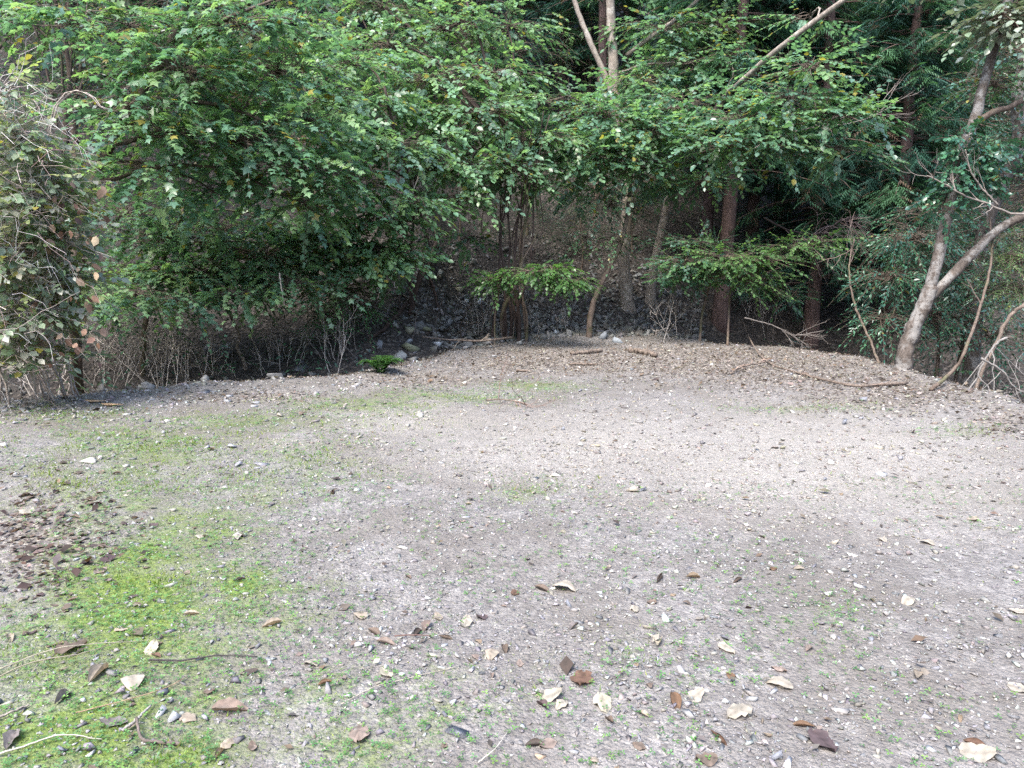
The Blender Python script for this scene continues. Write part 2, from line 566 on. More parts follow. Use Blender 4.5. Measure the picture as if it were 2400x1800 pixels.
MOSS = [(300, 1420, 230, 170, .95), (560, 1390, 150, 120, .62), (150, 1720, 280, 130, 1.0), (330, 1600, 300, 120, .6), (430, 1780, 170, 70, .95),
        (200, 1250, 220, 100, .35), (100, 1100, 200, 80, .35), (350, 1050, 300, 70, .5), (600, 990, 350, 30, .45), (850, 950, 200, 25, .5),
        (1030, 930, 250, 22, .42), (1250, 905, 150, 14, .5), (780, 1650, 250, 120, .4), (850, 1780, 180, 70, .5), (1100, 1650, 300, 150, .22),
        (1500, 1550, 300, 150, .16), (600, 1150, 200, 80, .4), (1250, 1160, 120, 30, .38), (1950, 1450, 200, 60, .24), (1900, 960, 200, 15, .3),
        (2250, 1010, 120, 20, .3), (150, 970, 200, 30, .4), (330, 1310, 150, 60, .9), (300, 1380, 160, 70, 1.0), (560, 1370, 110, 60, .85), (440, 1240, 220, 90, .6), (250, 1150, 330, 160, .45), (250, 1560, 420, 260, .62), (700, 1100, 260, 110, .35), (500, 1420, 330, 160, .5), (850, 1700, 420, 110, .42)]
LITT = [(100, 1270, 180, 130, 1.0), (1700, 850, 520, 48, 1.0), (1300, 845, 320, 40, 1.0), (2100, 920, 280, 50, .9), (1000, 890, 200, 25, .75),
        (600, 930, 250, 18, .8), (1900, 885, 420, 40, .85), (100, 960, 150, 40, .5), (2350, 980, 120, 50, .8), (400, 920, 200, 20, .5)]
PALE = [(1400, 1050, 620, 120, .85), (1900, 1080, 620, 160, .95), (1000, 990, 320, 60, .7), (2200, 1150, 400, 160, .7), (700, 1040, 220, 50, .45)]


def patches(P, plist):
    px, py = project(P)
    s = np.zeros(len(P))
    for a, b, ra, rb, k in plist:
        s = np.maximum(s, k * np.exp(-(((px - a) / ra) ** 2 + ((py - b) / rb) ** 2)))
    return np.where(P[:, 1] < 0.8, 0.25, s)


GM = np.stack([patches(GV, MOSS), patches(GV, LITT), patches(GV, PALE)], 1)
GM[:, 1] = np.maximum(GM[:, 1], sstep(-0.5, 0.3, BS) * 0.75)


def sub(sel):
    f = GF[sel]; u, inv = np.unique(f, return_inverse=True)
    return GV[u], inv.reshape(f.shape), GM[u]


v, f, c = sub(facing)
o = link('ground', mesh_of('ground', v, f, M['ground'], c, True)); tag(o, 'gravel clearing with moss patches and fallen leaves', kind='structure')
v, f, c = sub(~facing)
o = link('hillside', mesh_of('hillside', v, f, M['hill'], c, True)); tag(o, 'steep shaded hillside of brown leaf litter behind the clearing', kind='structure')


def masks(P):
    return patches(P, MOSS), patches(P, LITT), patches(P, PALE)


def scatter_front(rng, n, y0, y1, pw=1.0):
    """points over the part of the clearing that the camera sees"""
    u = rng.random(n)
    y = (y0 ** pw + u * (y1 ** pw - y0 ** pw)) ** (1 / pw)
    x = rng.uniform(-1, 1, n) * (0.74 * y + 0.4)
    return x, y


def pick(rng, cols, n, jit=0.12):
    cols = np.array(cols)
    c = cols[rng.integers(0, len(cols), n)]
    return np.clip(c * rng.uniform(1 - jit * 2, 1 + jit * 2, (n, 1)) * rng.uniform(1 - jit / 2, 1 + jit / 2, (n, 3)), 0.004, 0.85)


def rep(c, proto): return np.repeat(c, len(proto[0]), 0)


def join(parts_):
    V, F, Cc, k = [], [], [], 0
    for v, f, c in parts_:
        V.append(v); F.append(f + k); Cc.append(c); k += len(v)
    return np.concatenate(V), np.concatenate(F), np.concatenate(Cc)


# ---- gravel
STONE_COL = [(0.145, 0.143, 0.146), (0.172, 0.168, 0.169), (0.207, 0.203, 0.200), (0.114, 0.112, 0.118), (0.241, 0.235, 0.224), (0.217, 0.203, 0.177), (0.309, 0.305, 0.295), (0.159, 0.146, 0.135)]
rng = np.random.default_rng(3)


def gravel(n, y0, y1, med, sig, pw, lo, hi):
    x, y = scatter_front(rng, n, y0, y1, pw)
    P = np.c_[x, y, height(x, y)]
    mo, li, pa = masks(P)
    keep = (rng.random(n) > 0.45 * mo) & (rng.random(n) > 0.8 * li) & (beyond(x, y) < 0.1)
    clump = fnoise(x * 1.7, y * 1.7, 3)
    keep &= rng.random(n) < np.clip(-0.25 + 2.3 * clump, 0.12, 1)
    P, pa = P[keep], pa[keep]
    n = len(P)
    s = np.clip(np.exp(rng.normal(math.log(med), sig, n)), lo, hi)
    cc = pick(rng, STONE_COL, n, 0.13)
    cc = cc * (1 + 0.12 * pa[:, None]) * np.where(pa[:, None] > .3, np.array([1.05, 1.0, .93]), 1.0)
    X, Y, Z = lying(rng, n, 0.25)
    P[:, 2] += s * 0.12
    kind = rng.integers(0, len(GRITS), n)
    return [(*inst(g, P[kind == k], X[kind == k], Y[kind == k], Z[kind == k], s[kind == k]), rep(cc[kind == k], g)) for k, g in enumerate(GRITS)]


def rim(n):
    y = rng.uniform(7.5, 17, n * 6); x = rng.uniform(-.75, .75, n * 6) * y
    b = beyond(x, y)
    k = (b > -1.5) & (b < .35) & (rng.random(n * 6) < np.where(x / y < -.1, 1, .3))
    x, y = x[k][:n], y[k][:n]
    P = np.c_[x, y, height(x, y)]; m = len(P)
    sz = np.clip(np.exp(rng.normal(math.log(.022), .5, m)), .010, .07)
    X, Y, Z = lying(rng, m, .35)
    kind = rng.integers(0, len(GRITS), m); cc = pick(rng, STONE_COL, m, .15) * 1.1
    return [(*inst(g, P[kind == q], X[kind == q], Y[kind == q], Z[kind == q], sz[kind == q]), rep(cc[kind == q], g)) for q, g in enumerate(GRITS)]


V, F, Cc = join(rim(3200) + gravel(56000, 1.7, 6.5, 0.0070, 0.58, 1.3, 0.0035, 0.034) + gravel(26000, 6.3, 16.2, 0.015, 0.5, 1.4, 0.007, 0.05))
o = link('gravel', mesh_of('gravel', V, F, M['grit'], Cc)); tag(o, 'loose grey crushed gravel spread over the clearing', kind='stuff')

# ---- litter chips: far band, left drift, slope
BROWN = [(0.082, 0.066, 0.057), (0.117, 0.098, 0.082), (0.156, 0.137, 0.117), (0.054, 0.043, 0.039), (0.203, 0.184, 0.161), (0.125, 0.090, 0.066), (0.258, 0.235, 0.211), (0.117, 0.105, 0.102)]


def litter(n, sel):
    x, y = sel
    P = np.c_[x, y, height(x, y) + 0.006]
    return P


x, y = scatter_front(rng, 120000, 2.2, 17.5, 1.7)
P = np.c_[x, y, height(x, y)]
mo, li, pa = masks(P)
b = beyond(x, y)
li = np.maximum(li, sstep(-0.8, 0.1, b) * 0.8)
keep = (rng.random(len(x)) < np.clip(li * 1.2 - 0.12, 0.022, 1)) & (b < 1.2)
P = P[keep]
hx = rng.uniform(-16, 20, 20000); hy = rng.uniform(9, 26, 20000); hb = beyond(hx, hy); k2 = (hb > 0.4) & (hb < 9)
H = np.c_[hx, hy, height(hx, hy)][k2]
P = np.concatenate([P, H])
n = len(P)
s = np.clip(np.exp(rng.normal(math.log(0.033), 0.42, n)), 0.012, 0.10) * np.where(P[:, 1] < 6, 1.0, 1.05)
P[:, 2] += 0.006 + rng.random(n) * 0.012
X, Y, Z = lying(rng, n, 0.32)
v, f = inst(CHIP, P, X, Y, Z, s)
cc = pick(rng, BROWN, n, 0.15)
cc[len(cc) - len(H):] *= np.array([0.25, 0.25, 0.25])  # slope chips get a darker colour that stands in for the wood's shade
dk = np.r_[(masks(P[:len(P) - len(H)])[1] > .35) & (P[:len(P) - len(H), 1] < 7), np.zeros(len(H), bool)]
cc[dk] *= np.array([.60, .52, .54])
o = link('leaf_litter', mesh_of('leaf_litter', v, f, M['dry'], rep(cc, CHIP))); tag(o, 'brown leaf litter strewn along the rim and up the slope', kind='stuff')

# ---- clover, moss tufts and grass
x, y = scatter_front(rng, 140000, 1.7, 13.0, 1.25)
P = np.c_[x, y, height(x, y)]
mo, li, pa = masks(P)
cl = fnoise(x * 2.2, y * 2.2, 4)
keep = (rng.random(len(x)) < np.clip((mo * 0.9 + 0.2 * (y < 5.5) - 0.02) * sstep(0.40, 0.60, cl + mo * 0.22), 0, 1)) & (beyond(x, y) < 0)
P = P[keep][:26000]; n = len(P)
s = rng.uniform(0.006, 0.016, n) * np.where(P[:, 1] > 6, 1.5, 1.0)
X, Y, Z = lying(rng, n, 0.22)
P[:, 2] += s * rng.uniform(0.5, 1.6, n)
v, f = inst(CLOVER, P, X, Y, Z, s)
GREEN = [(.09, .20, .055), (.07, .17, .06), (.13, .24, .06), (.06, .14, .045), (.11, .21, .09)]
o = link('clover', mesh_of('clover', v, f, M['clover'], rep(pick(rng, GREEN, n), CLOVER))); tag(o, 'tiny green clover rosettes growing through the gravel', kind='stuff')
x, y = scatter_front(rng, 380000, 1.7, 12.0, 1.2)
P = np.c_[x, y, height(x, y)]
mo, li, pa = masks(P)
cl = fnoise(x * 3.1 + 9, y * 3.1, 4)
keep = (rng.random(len(x)) < np.clip(mo * 1.3 * sstep(0.36, 0.6, cl + mo * 0.2) + 0.015, 0, 1)) & (beyond(x, y) < 0)
P = P[keep][:85000]; n = len(P)
s = rng.uniform(0.005, 0.014, n) * (1 + 0.9 * (rng.random(n) < 0.12)) * np.where(P[:, 1] > 5, 1.8, 1.0)
P[:, 2] += 0.016 * mo[keep][:n] * sstep(.45, .75, cl[keep][:n])
s = s * (0.75 + 0.9 * sstep(.45, .8, cl[keep][:n]) * mo[keep][:n])
X, Y, Z = lying(rng, n, 0.4)
Z = unit(Z + rng.normal(0, .3, (n, 3)))
v, f = inst(BLADE, P, X * 1.6, Y * 1.6, Z, s)
MOSSC = [(0.160, 0.227, 0.029), (0.128, 0.202, 0.029), (0.199, 0.253, 0.040), (0.087, 0.149, 0.029), (0.176, 0.193, 0.060)]
o = link('moss_tufts', mesh_of('moss_tufts', v, f, M['clover'], rep(pick(rng, MOSSC, n), BLADE))); tag(o, 'yellow green moss and grass tufts on the clearing', kind='stuff')

# ------------------------------------------------------------------ foliage machinery
def px_m(px, Y): return px / FOC * Y


def sprays(rng, clumps, size, palette, per=(8, 13), length=(0.35, 0.75), flat=0.75, droop=0.35, outw=0.55, spread=0.95, yellow=0.02):
    """clumps: (centre, radii, number of sprays). Returns leaves (pos, X, Y, Z, size, colour) and twig polylines"""
    O, D, Lr, Nn = [], [], [], []
    for c, r, m in clumps:
        u = unit(rng.normal(size=(m, 3)))
        u[:, 2] = u[:, 2] * 0.9 + 0.12
        rad = rng.random((m, 1)) ** 0.42
        O.append(c + u * rad * r)
        out = unit(u * np.array([1, 1, 0.35]))
        d = unit(out * 0.9 + rng.normal(0, 0.45, (m, 3)) * np.array([1, 1, 0.35]) + np.array([0, -0.22, -0.08]))
        D.append(d); Nn.append(unit(np.array([0, -0.12, 1.0]) * flat + out * outw + rng.normal(0, 0.18, (m, 3))))
        Lr.append(rng.uniform(*length, m))
    O, D, Nn, Lr = map(np.concatenate, (O, D, Nn, Lr))
    S = len(O)
    Yd = unit(np.cross(Nn, D)); Nn = np.cross(D, Yd)
    K = per[1]
    cnt = rng.integers(per[0], per[1] + 1, S)
    idx = np.broadcast_to(np.arange(K), (S, K))
    live = idx < cnt[:, None]
    s = (idx + 0.6) / cnt[:, None]
    s = s + rng.normal(0, 0.02, s.shape)
    pos = O[:, None] + D[:, None] * (Lr[:, None] * s)[..., None]
    pos[..., 2] -= droop * (s * s) * Lr[:, None]
    side = np.where(idx % 2 == 0, 1.0, -1.0)
    ang = spread * (1 - 0.55 * s) + rng.normal(0, 0.18, s.shape)
    last = idx == cnt[:, None] - 1
    ang = np.where(last, rng.normal(0, .12, s.shape), ang)
    X = D[:, None] * np.cos(ang)[..., None] + Yd[:, None] * (np.sin(ang) * side)[..., None]
    X[..., 2] -= 0.18 + 0.35 * s * droop + rng.normal(0, .12, s.shape)
    Nl = unit(Nn[:, None] + rng.normal(0, 0.27, (S, K, 3)))
    sz = size * rng.uniform(0.5, 1.18, (S, K)) * (1 - 0.3 * np.abs(s - 0.5))
    pal = np.array(palette)
    c = pal[rng.integers(0, len(pal), S)][:, None] * rng.uniform(.86, 1.14, (S, 1, 1)) * rng.uniform(.86, 1.14, (S, K, 1)) * rng.uniform(.95, 1.05, (S, K, 3))
    yl = rng.random((S, K)) < yellow
    c = np.where(yl[..., None], np.array([.25, .22, .05]) * rng.uniform(.7, 1.2, (S, K, 1)), c)
    m = live
    Xf, Yf, Zf = frame(X[m], Nl[m])
    leaves = (pos[m], Xf, Yf, Zf, sz[m], np.clip(c[m], 0.004, 0.8))
    t = np.linspace(-0.35, 1.0, 5)
    tw = O[:, None] + D[:, None] * (Lr[:, None] * t)[..., None]
    tw[..., 2] -= droop * np.sign(t) * (t * t) * Lr[:, None]
    return leaves, tw


LEAF_MESH = {}


def leaf_variants(key, proto, palette, mat):
    if key not in LEAF_MESH:
        LEAF_MESH[key] = [mesh_of('leaf', proto[0], proto[1], mat, np.array(c) * k) for c in palette for k in (0.88, 1.1)]
    return LEAF_MESH[key]


def add_leaves(root, leaves, proto, mat, palette, key, n_obj, name='foliage'):
    pos, X, Y, Z, s, c = leaves
    sel = np.zeros(len(pos), bool)
    if n_obj:
        px, py = project(pos)
        dist = np.linalg.norm(pos - np.array([0, 0, EYE]), axis=1)
        score = s / dist * np.random.default_rng(5).uniform(.75, 1.0, len(pos))
        score[(px < 10) | (px > 2390) | (py < 10) | (py > 1790)] = 0
        sel[np.argsort(-score)[:n_obj]] = True
        vars_ = leaf_variants(key, proto, palette, mat)
        base = np.array(root.location)
        pc = np.array([np.array(k) for k in palette for _ in (0, 1)])
        for i in np.nonzero(sel)[0]:
            d = np.abs(pc - c[i]).sum(1) + np.random.default_rng(int(i)).random(len(pc)) * 0.03
            o = bpy.data.objects.new('leaf', vars_[int(np.argmin(d))])
            C.objects.link(o)
            o.parent = root
            m = Matrix.Identity(4)
            for a, q in enumerate((X[i], Y[i], Z[i])):
                for b_ in range(3): m[b_][a] = q[b_] * s[i]
            for b_ in range(3): m[b_][3] = pos[i][b_] - base[b_]
            o.matrix_local = m
    r = ~sel
    v, f = inst(proto, pos[r], X[r], Y[r], Z[r], s[r])
    return part(name, v, f, mat, root, rep(c[r], proto), kind='stuff')


def limb_mesh(rng, pts, r0, r1, n=26, sides=9, wob=0.07, flare=0.0, jit=0.012):
    P = spline(pts, n)
    P[1:-1] += rng.normal(0, jit, (n - 2, 3))
    t = np.linspace(0, 1, n)
    r = r0 * (1 - t) + r1 * t
    r = r * (1 + flare * np.exp(-t * 14))
    rr = r[:, None] * (1 + rng.normal(0, wob * .45, (n, sides)) + rng.normal(0, wob * .5, (n, 1)))
    v, f = tubes(P[None], rr[None], sides, cap=True)
    return v, f, P


def tree(name, label, cat, base, limbs, clumps, size, palette, proto, mat, key, bark, n_obj=0, group=None, seed=0, twig_col=(.11, .085, .065), branches=True, brown=0.014, dens=1.8, tier=.68, **kw):
    """limbs: (part name, points, r0, r1[, flare]) ; clumps: (px, py, Y, rx px, ry px, depth m, sprays)"""
    rng = np.random.default_rng(seed + 100)
    root = empty(name, base, label, cat, group)
    spine = []
    for L_ in limbs:
        nm, pts, r0, r1 = L_[:4]
        v, f, P = limb_mesh(rng, pts, r0, r1, flare=L_[4] if len(L_) > 4 else 0.0, jit=r0 * 0.05)
        part(nm, v, f, L_[5] if len(L_) > 5 else bark, root, smooth=True)
        spine.append(P)
    spine = np.concatenate(spine) if spine else np.array([base])
    cl = []
    for px, py, Y, rx, ry, rd, m in clumps:
        cc = at(px, py, Y)
        cl.append((cc, np.array([px_m(rx * 1.06, Y), rd, px_m(ry * tier, Y)]), int(m * dens)))
    leaves, tw = sprays(rng, cl, size, palette, **kw)
    if branches:
        for cc, rr, m in cl:
            low = spine[spine[:, 2] < cc[2] + 0.3]
            if len(low) == 0: low = spine
            s0 = low[np.argmin(np.linalg.norm((low - cc) * np.array([1, 1, 1.3]), axis=1))]
            mid = (s0 + cc) / 2 + np.array([0, 0, 0.12 * np.linalg.norm(cc - s0)]) + rng.normal(0, .08, 3)
            e = cc + (cc - s0) * 0.15
            v, f, P = limb_mesh(rng, [s0, mid, cc, e], max(0.012, brown * (0.7 + np.linalg.norm(cc - s0) * 0.5)), 0.006, 16, 5, jit=0.02)
            part('branch', v, f, bark, root, smooth=True)
    # twigs, and a few twigs that carry them back to the middle of the clump
    r = np.linspace(0.006, 0.002, 5)[None].repeat(len(tw), 0)
    v, f = tubes(tw, r, 3)
    k = 0; link_t = []
    for cc, rr, m in cl:
        o0 = tw[k:k + m, 0]; k += m
        t = np.linspace(0, 1, 5)[None, :, None]
        q = o0[:, None] * (1 - t) + (cc + (o0 - cc) * 0.1)[:, None] * t
        q = q + rng.normal(0, 0.03, q.shape) * (t * (1 - t) * 4)
        link_t.append(q[::3])
    lt = np.concatenate(link_t)
    v2, f2 = tubes(lt, np.linspace(0.005, 0.010, 5)[None].repeat(len(lt), 0), 3)
    V, F, Cc = join([(v, f, np.tile(np.array(twig_col), (len(v), 1))), (v2, f2, np.tile(np.array(twig_col), (len(v2), 1)))])
    part('twigs', V, F, M['twig'], root, Cc, kind='stuff')
    add_leaves(root, leaves, proto, mat, palette, key, n_obj)
    return root


def A(Y, *pts):
    """points given as (px, py[, dY])"""
    return [at(p[0], p[1], Y + (p[2] if len(p) > 2 else 0)) for p in pts]


def foot(px, Y, dip=0.12):
    q = at(px, 800, Y); x = q[0]
    return np.array([x, Y, float(height(x, Y)) - dip])

# ================================================================== TREES AND SHRUBS
P_MAPLE = [(0.124, 0.237, 0.132), (0.155, 0.269, 0.140), (0.100, 0.199, 0.125), (0.180, 0.289, 0.132), (0.093, 0.186, 0.132)]
P_HAZEL = [(0.129, 0.234, 0.134), (0.155, 0.267, 0.147), (0.104, 0.201, 0.114), (0.168, 0.273, 0.128), (0.125, 0.217, 0.160)]
P_HORN = [(0.111, 0.215, 0.131), (0.134, 0.246, 0.136), (0.094, 0.189, 0.124), (0.152, 0.253, 0.124), (0.108, 0.205, 0.155)]
P_EVER = [(0.033, 0.100, 0.065), (0.045, 0.122, 0.070), (0.037, 0.110, 0.083), (0.053, 0.138, 0.075)]
P_SPRAY = [(.050, .115, .078), (.062, .140, .075), (.055, .125, .090), (.080, .165, .075)]
P_BRIGHT = [(0.067, 0.146, 0.046), (0.084, 0.172, 0.052), (0.056, 0.120, 0.046)]
P_CEDAR = [(0.020, 0.061, 0.043), (0.028, 0.076, 0.047), (0.023, 0.066, 0.053), (0.043, 0.105, 0.051)]
P_TANGLE = [(.17, .235, .15), (.21, .27, .19), (.22, .26, .12), (.15, .20, .155), (.215, .24, .195), (.23, .26, .22), (.16, .23, .13), (.215, .215, .18)]

# ---- left: the big lobed-leaf tree
b = on_ground(186, 925)
tree('broadleaf_tree', 'tall tree with pale green lobed leaves filling the upper left above the dry thicket', 'tree', b,
     [('trunk', [b - [0, 0, .15]] + A(9.7, (172, 700), (190, 500, .3), (270, 320, .7), (360, 170, 1.1), (440, 0, 1.4), (500, -260, 1.6)), .075, .05, .25, M['bark']),
      ('branch', A(10.6, (290, 290), (420, 240, .3), (560, 260, .4), (700, 330, .3)), .04, .015),
      ('branch', A(10.8, (365, 165), (500, 60, .2), (640, 0, .3)), .04, .018)],
     [(560, 60, 11.2, 170, 80, .8, 95), (430, 170, 10.6, 140, 90, .8, 80), (650, 170, 11.3, 130, 80, .7, 75), (300, 60, 10.8, 130, 80, .8, 50),
      (720, 280, 11.6, 110, 70, .7, 60), (560, 330, 11.0, 150, 70, .8, 80), (690, 400, 11.4, 110, 70, .7, 70), (400, 320, 10.4, 120, 70, .7, 55),
      (300, 250, 10.0, 100, 60, .6, 35), (160, 60, 10.8, 120, 70, .8, 30), (720, 480, 11.6, 80, 60, .6, 45), (560, -120, 11.6, 200, 90, 1.0, 30),
      (820, 420, 12.2, 90, 50, .6, 40), (250, -120, 11.2, 200, 90, 1.0, 20), (500, 450, 11.6, 90, 50, .7, 35), (330, 400, 10.2, 60, 60, .4, 22)],
     0.135, P_MAPLE, LOBED, M['leaf'], 'maple', M['bark'], 300, seed=1, dens=1.12, tier=.66, length=(.4, .9), droop=.4, yellow=.03)
# its darker neighbour underneath
b = on_ground(330, 880)
tree('broadleaf_tree', 'low dark green tree in the shade under the tall lobed-leaf tree', 'tree', b,
     [('trunk', [b - [0, 0, .2]] + A(b[1], (340, 760), (370, 640, .2), (420, 520, .4), (460, 380, .6)), .05, .02)],
     [(400, 560, 12.6, 140, 60, .7, 60), (520, 540, 12.8, 140, 70, .7, 70), (330, 640, 12.0, 120, 50, .6, 50), (610, 600, 12.6, 110, 50, .6, 50),
      (450, 640, 12.2, 140, 45, .6, 55), (700, 560, 13.2, 110, 60, .6, 50), (300, 500, 12.2, 90, 80, .6, 40), (800, 600, 13.4, 90, 50, .6, 35), (260, 700, 11.5, 90, 40, .5, 25), (560, 690, 11.6, 80, 25, .4, 24), (680, 665, 12.0, 90, 35, .4, 30), (410, 705, 11.2, 70, 25, .4, 20), (770, 660, 12.6, 70, 35, .4, 22), (320, 690, 10.8, 70, 30, .4, 18)],
     0.105, [tuple(np.array(k) * .95) for k in P_MAPLE], LOBED, M['leaf'], 'maple_low', M['bark'], 120, seed=2, yellow=.01)
# crooked sapling with brown seed clusters
b = on_ground(578, 868)
t = tree('sapling', 'crooked bare-stemmed sapling holding a small leafy head with dry brown seed clusters', 'sapling', b,
         [('trunk', [b - [0, 0, .1]] + A(b[1], (572, 845), (556, 815), (560, 780), (540, 740), (532, 712), (500, 690), (520, 640)), .034, .016, .2, M['grey']),
          ('branch', A(b[1], (545, 745), (525, 722), (520, 700)), .014, .008, 0, M['grey']),
          ('branch', A(b[1], (520, 690), (580, 640, -.2), (650, 610, -.3)), .014, .006)],
         [(520, 650, b[1] - .2, 80, 35, .4, 40), (610, 620, b[1] - .4, 70, 35, .4, 34), (440, 670, b[1], 60, 30, .4, 20), (600, 680, b[1] - .2, 50, 20, .3, 14)],
         0.10, P_MAPLE, LOBED, M['leaf'], 'maple', M['bark'], 100, seed=3, length=(.2, .45))
rng = np.random.default_rng(9)
for px, py in ((640, 598), (590, 605), (665, 620), (555, 590), (480, 712), (700, 330), (560, 225)):
    q = at(px, py, b[1] - .6 if py > 500 else 10.6)
    n = 70
    P = q + rng.normal(0, 1, (n, 3)) * np.array([.09, .06, .05])
    v, f = inst(LANCE, P, *lying(rng, n, .8), rng.uniform(.025, .06, n))
    o = link('seed_cluster', mesh_of('seed_cluster', v - np.array(t.location), f, M['dry'], rep(pick(rng, [(.30, .20, .15), (.22, .13, .10), (.36, .26, .20)], n), LANCE)), t); o['kind'] = 'stuff'

# ---- hazel sprays left of centre
b = on_ground(955, 735)
tree('hazel_shrub', 'hazel shrub with long sprays of rounded leaves left of the many-stemmed shrub', 'shrub', b,
     [('stem', [b - [0, 0, .2]] + A(b[1], (985, 640), (1005, 590), (975, 470, -.5), (930, 330, -1), (900, 200, -1)), .05, .02, .2, M['root']),
      ('stem', [b + [.1, 0, -.2]] + A(b[1], (960, 640), (970, 500, -.3), (965, 380, -.6), (880, 300, -1.2)), .035, .012, .2, M['root'])],
     [(800, 320, 13.4, 110, 35, .6, 45), (920, 345, 13.2, 90, 30, .5, 40), (740, 250, 13.6, 90, 45, .6, 35), (860, 245, 13.8, 100, 50, .6, 45),
      (900, 520, 13.0, 70, 25, .4, 26), (860, 590, 13.0, 90, 30, .5, 36), (930, 590, 13.2, 60, 30, .4, 26), (770, 560, 13.4, 80, 40, .5, 34), (820, 150, 14.2, 100, 50, .6, 40),
      (730, 620, 13.4, 80, 40, .4, 24), (900, 620, 13.0, 70, 20, .3, 22), (960, 470, 13.0, 60, 30, .4, 18), (850, 440, 13.2, 80, 30, .5, 26), (800, 520, 13.0, 70, 30, .4, 20)],
     0.138, P_HAZEL, OVATE, M['leaf'], 'hazel', M['root'], 200, seed=4, yellow=.02)

# ---- centre: the many-stemmed shrub
b = on_ground(1195, 800)
st = []
rng = np.random.default_rng(21)
for k in range(17):
    a = rng.uniform(-1, 1)
    bx = 1195 + a * 40 + rng.normal(0, 12)
    f0 = b + np.array([(bx - 1195) / FOC * b[1], rng.uniform(-.05, .35), -.15])
    mx = 1200 + a * 32 + rng.normal(0, 8)
    top = 1205 + a * 125 + rng.normal(0, 40)
    st.append(('stem', [f0] + A(b[1] + .1, (bx + rng.normal(0, 9), 740), (mx + rng.normal(0, 10), 640), (mx + a * 24 + rng.normal(0, 14), 540), ((mx + top) / 2, 430, rng.uniform(-.5, .5)), (top, 300 + rng.uniform(-40, 60), rng.uniform(-1, .8))),
               rng.choice([.008, .012, .017, .025, .04]) * rng.uniform(.8, 1.1), .010, .1, M['root'] if k % 3 else M['bark']))
tree('hazel_shrub', 'many-stemmed hazel shrub with a broad crown of round leaves in the middle of the rim', 'shrub', b, st,
     [(1000, 190, 15.2, 120, 60, .8, 75), (1110, 270, 14.8, 110, 60, .8, 75), (1000, 330, 14.6, 100, 45, .7, 60), (1160, 170, 15.6, 100, 60, .8, 60),
      (1240, 330, 15.0, 100, 50, .7, 60), (1110, 390, 14.4, 100, 45, .7, 55), (1270, 240, 15.6, 90, 50, .7, 50), (920, 110, 15.8, 100, 60, .8, 55),
      (1330, 330, 15.4, 80, 60, .7, 40), (1190, 60, 16.4, 110, 60, .9, 45), (1040, 70, 16.2, 110, 60, .9, 55), (1080, 470, 14.2, 60, 30, .4, 26), (1200, 400, 14.4, 60, 40, .5, 30),
      (1250, 420, 15.2, 70, 60, .5, 30), (960, 260, 14.8, 70, 40, .6, 35), (900, 20, 16.6, 110, 60, .8, 45), (1100, 560, 15.6, 50, 50, .4, 14), (1040, -80, 16.8, 180, 70, 1, 22), (1010, 400, 14.2, 70, 30, .5, 30)],
     0.138, P_HAZEL, OVATE, M['leaf'], 'hazel', M['root'], 300, seed=5, dens=1.4, tier=.6, yellow=.015, length=(.4, .85))
# low bright sapling in front of it
b = foot(1160, 14.2, .02)
tree('sapling', 'low sapling with one flat tier of vivid green leaves in front of the many-stemmed shrub', 'sapling', b,
     [('trunk', [b - [0, 0, .1]] + A(b[1] - .1, (1160, 740), (1168, 700), (1172, 640)), .016, .008),
      ('branch', A(b[1] - .2, (1172, 650), (1240, 640), (1350, 665)), .008, .004)],
     [(1165, 655, b[1] - .2, 45, 22, .3, 34), (1240, 640, b[1] - .2, 65, 16, .3, 44), (1325, 657, b[1] - .2, 45, 14, .3, 30), (1290, 630, b[1] - .1, 45, 10, .3, 20)],
     0.085, P_BRIGHT, OVATE, M['leaf'], 'bright', M['bark'], 150, seed=6, length=(.25, .5), flat=1.0, outw=.25, yellow=0)
# dark low bush at left of the rubble
b = on_ground(800, 830)
tree('bush', 'small deep green bush low on the shaded slope left of the rubble', 'bush', b,
     [('stem', [b - [0, 0, .1]] + A(b[1] + .3, (805, 780), (800, 720), (790, 660)), .02, .008)],
     [(800, 690, b[1] + .3, 60, 40, .4, 50), (840, 720, b[1] + .3, 45, 28, .3, 26), (760, 740, b[1] + .2, 40, 22, .3, 20)],
     0.085, [(.055, .15, .06), (.07, .18, .07), (.045, .125, .06)], LANCE, M['leaf'], 'deep', M['bark'], 80, seed=7, yellow=0)

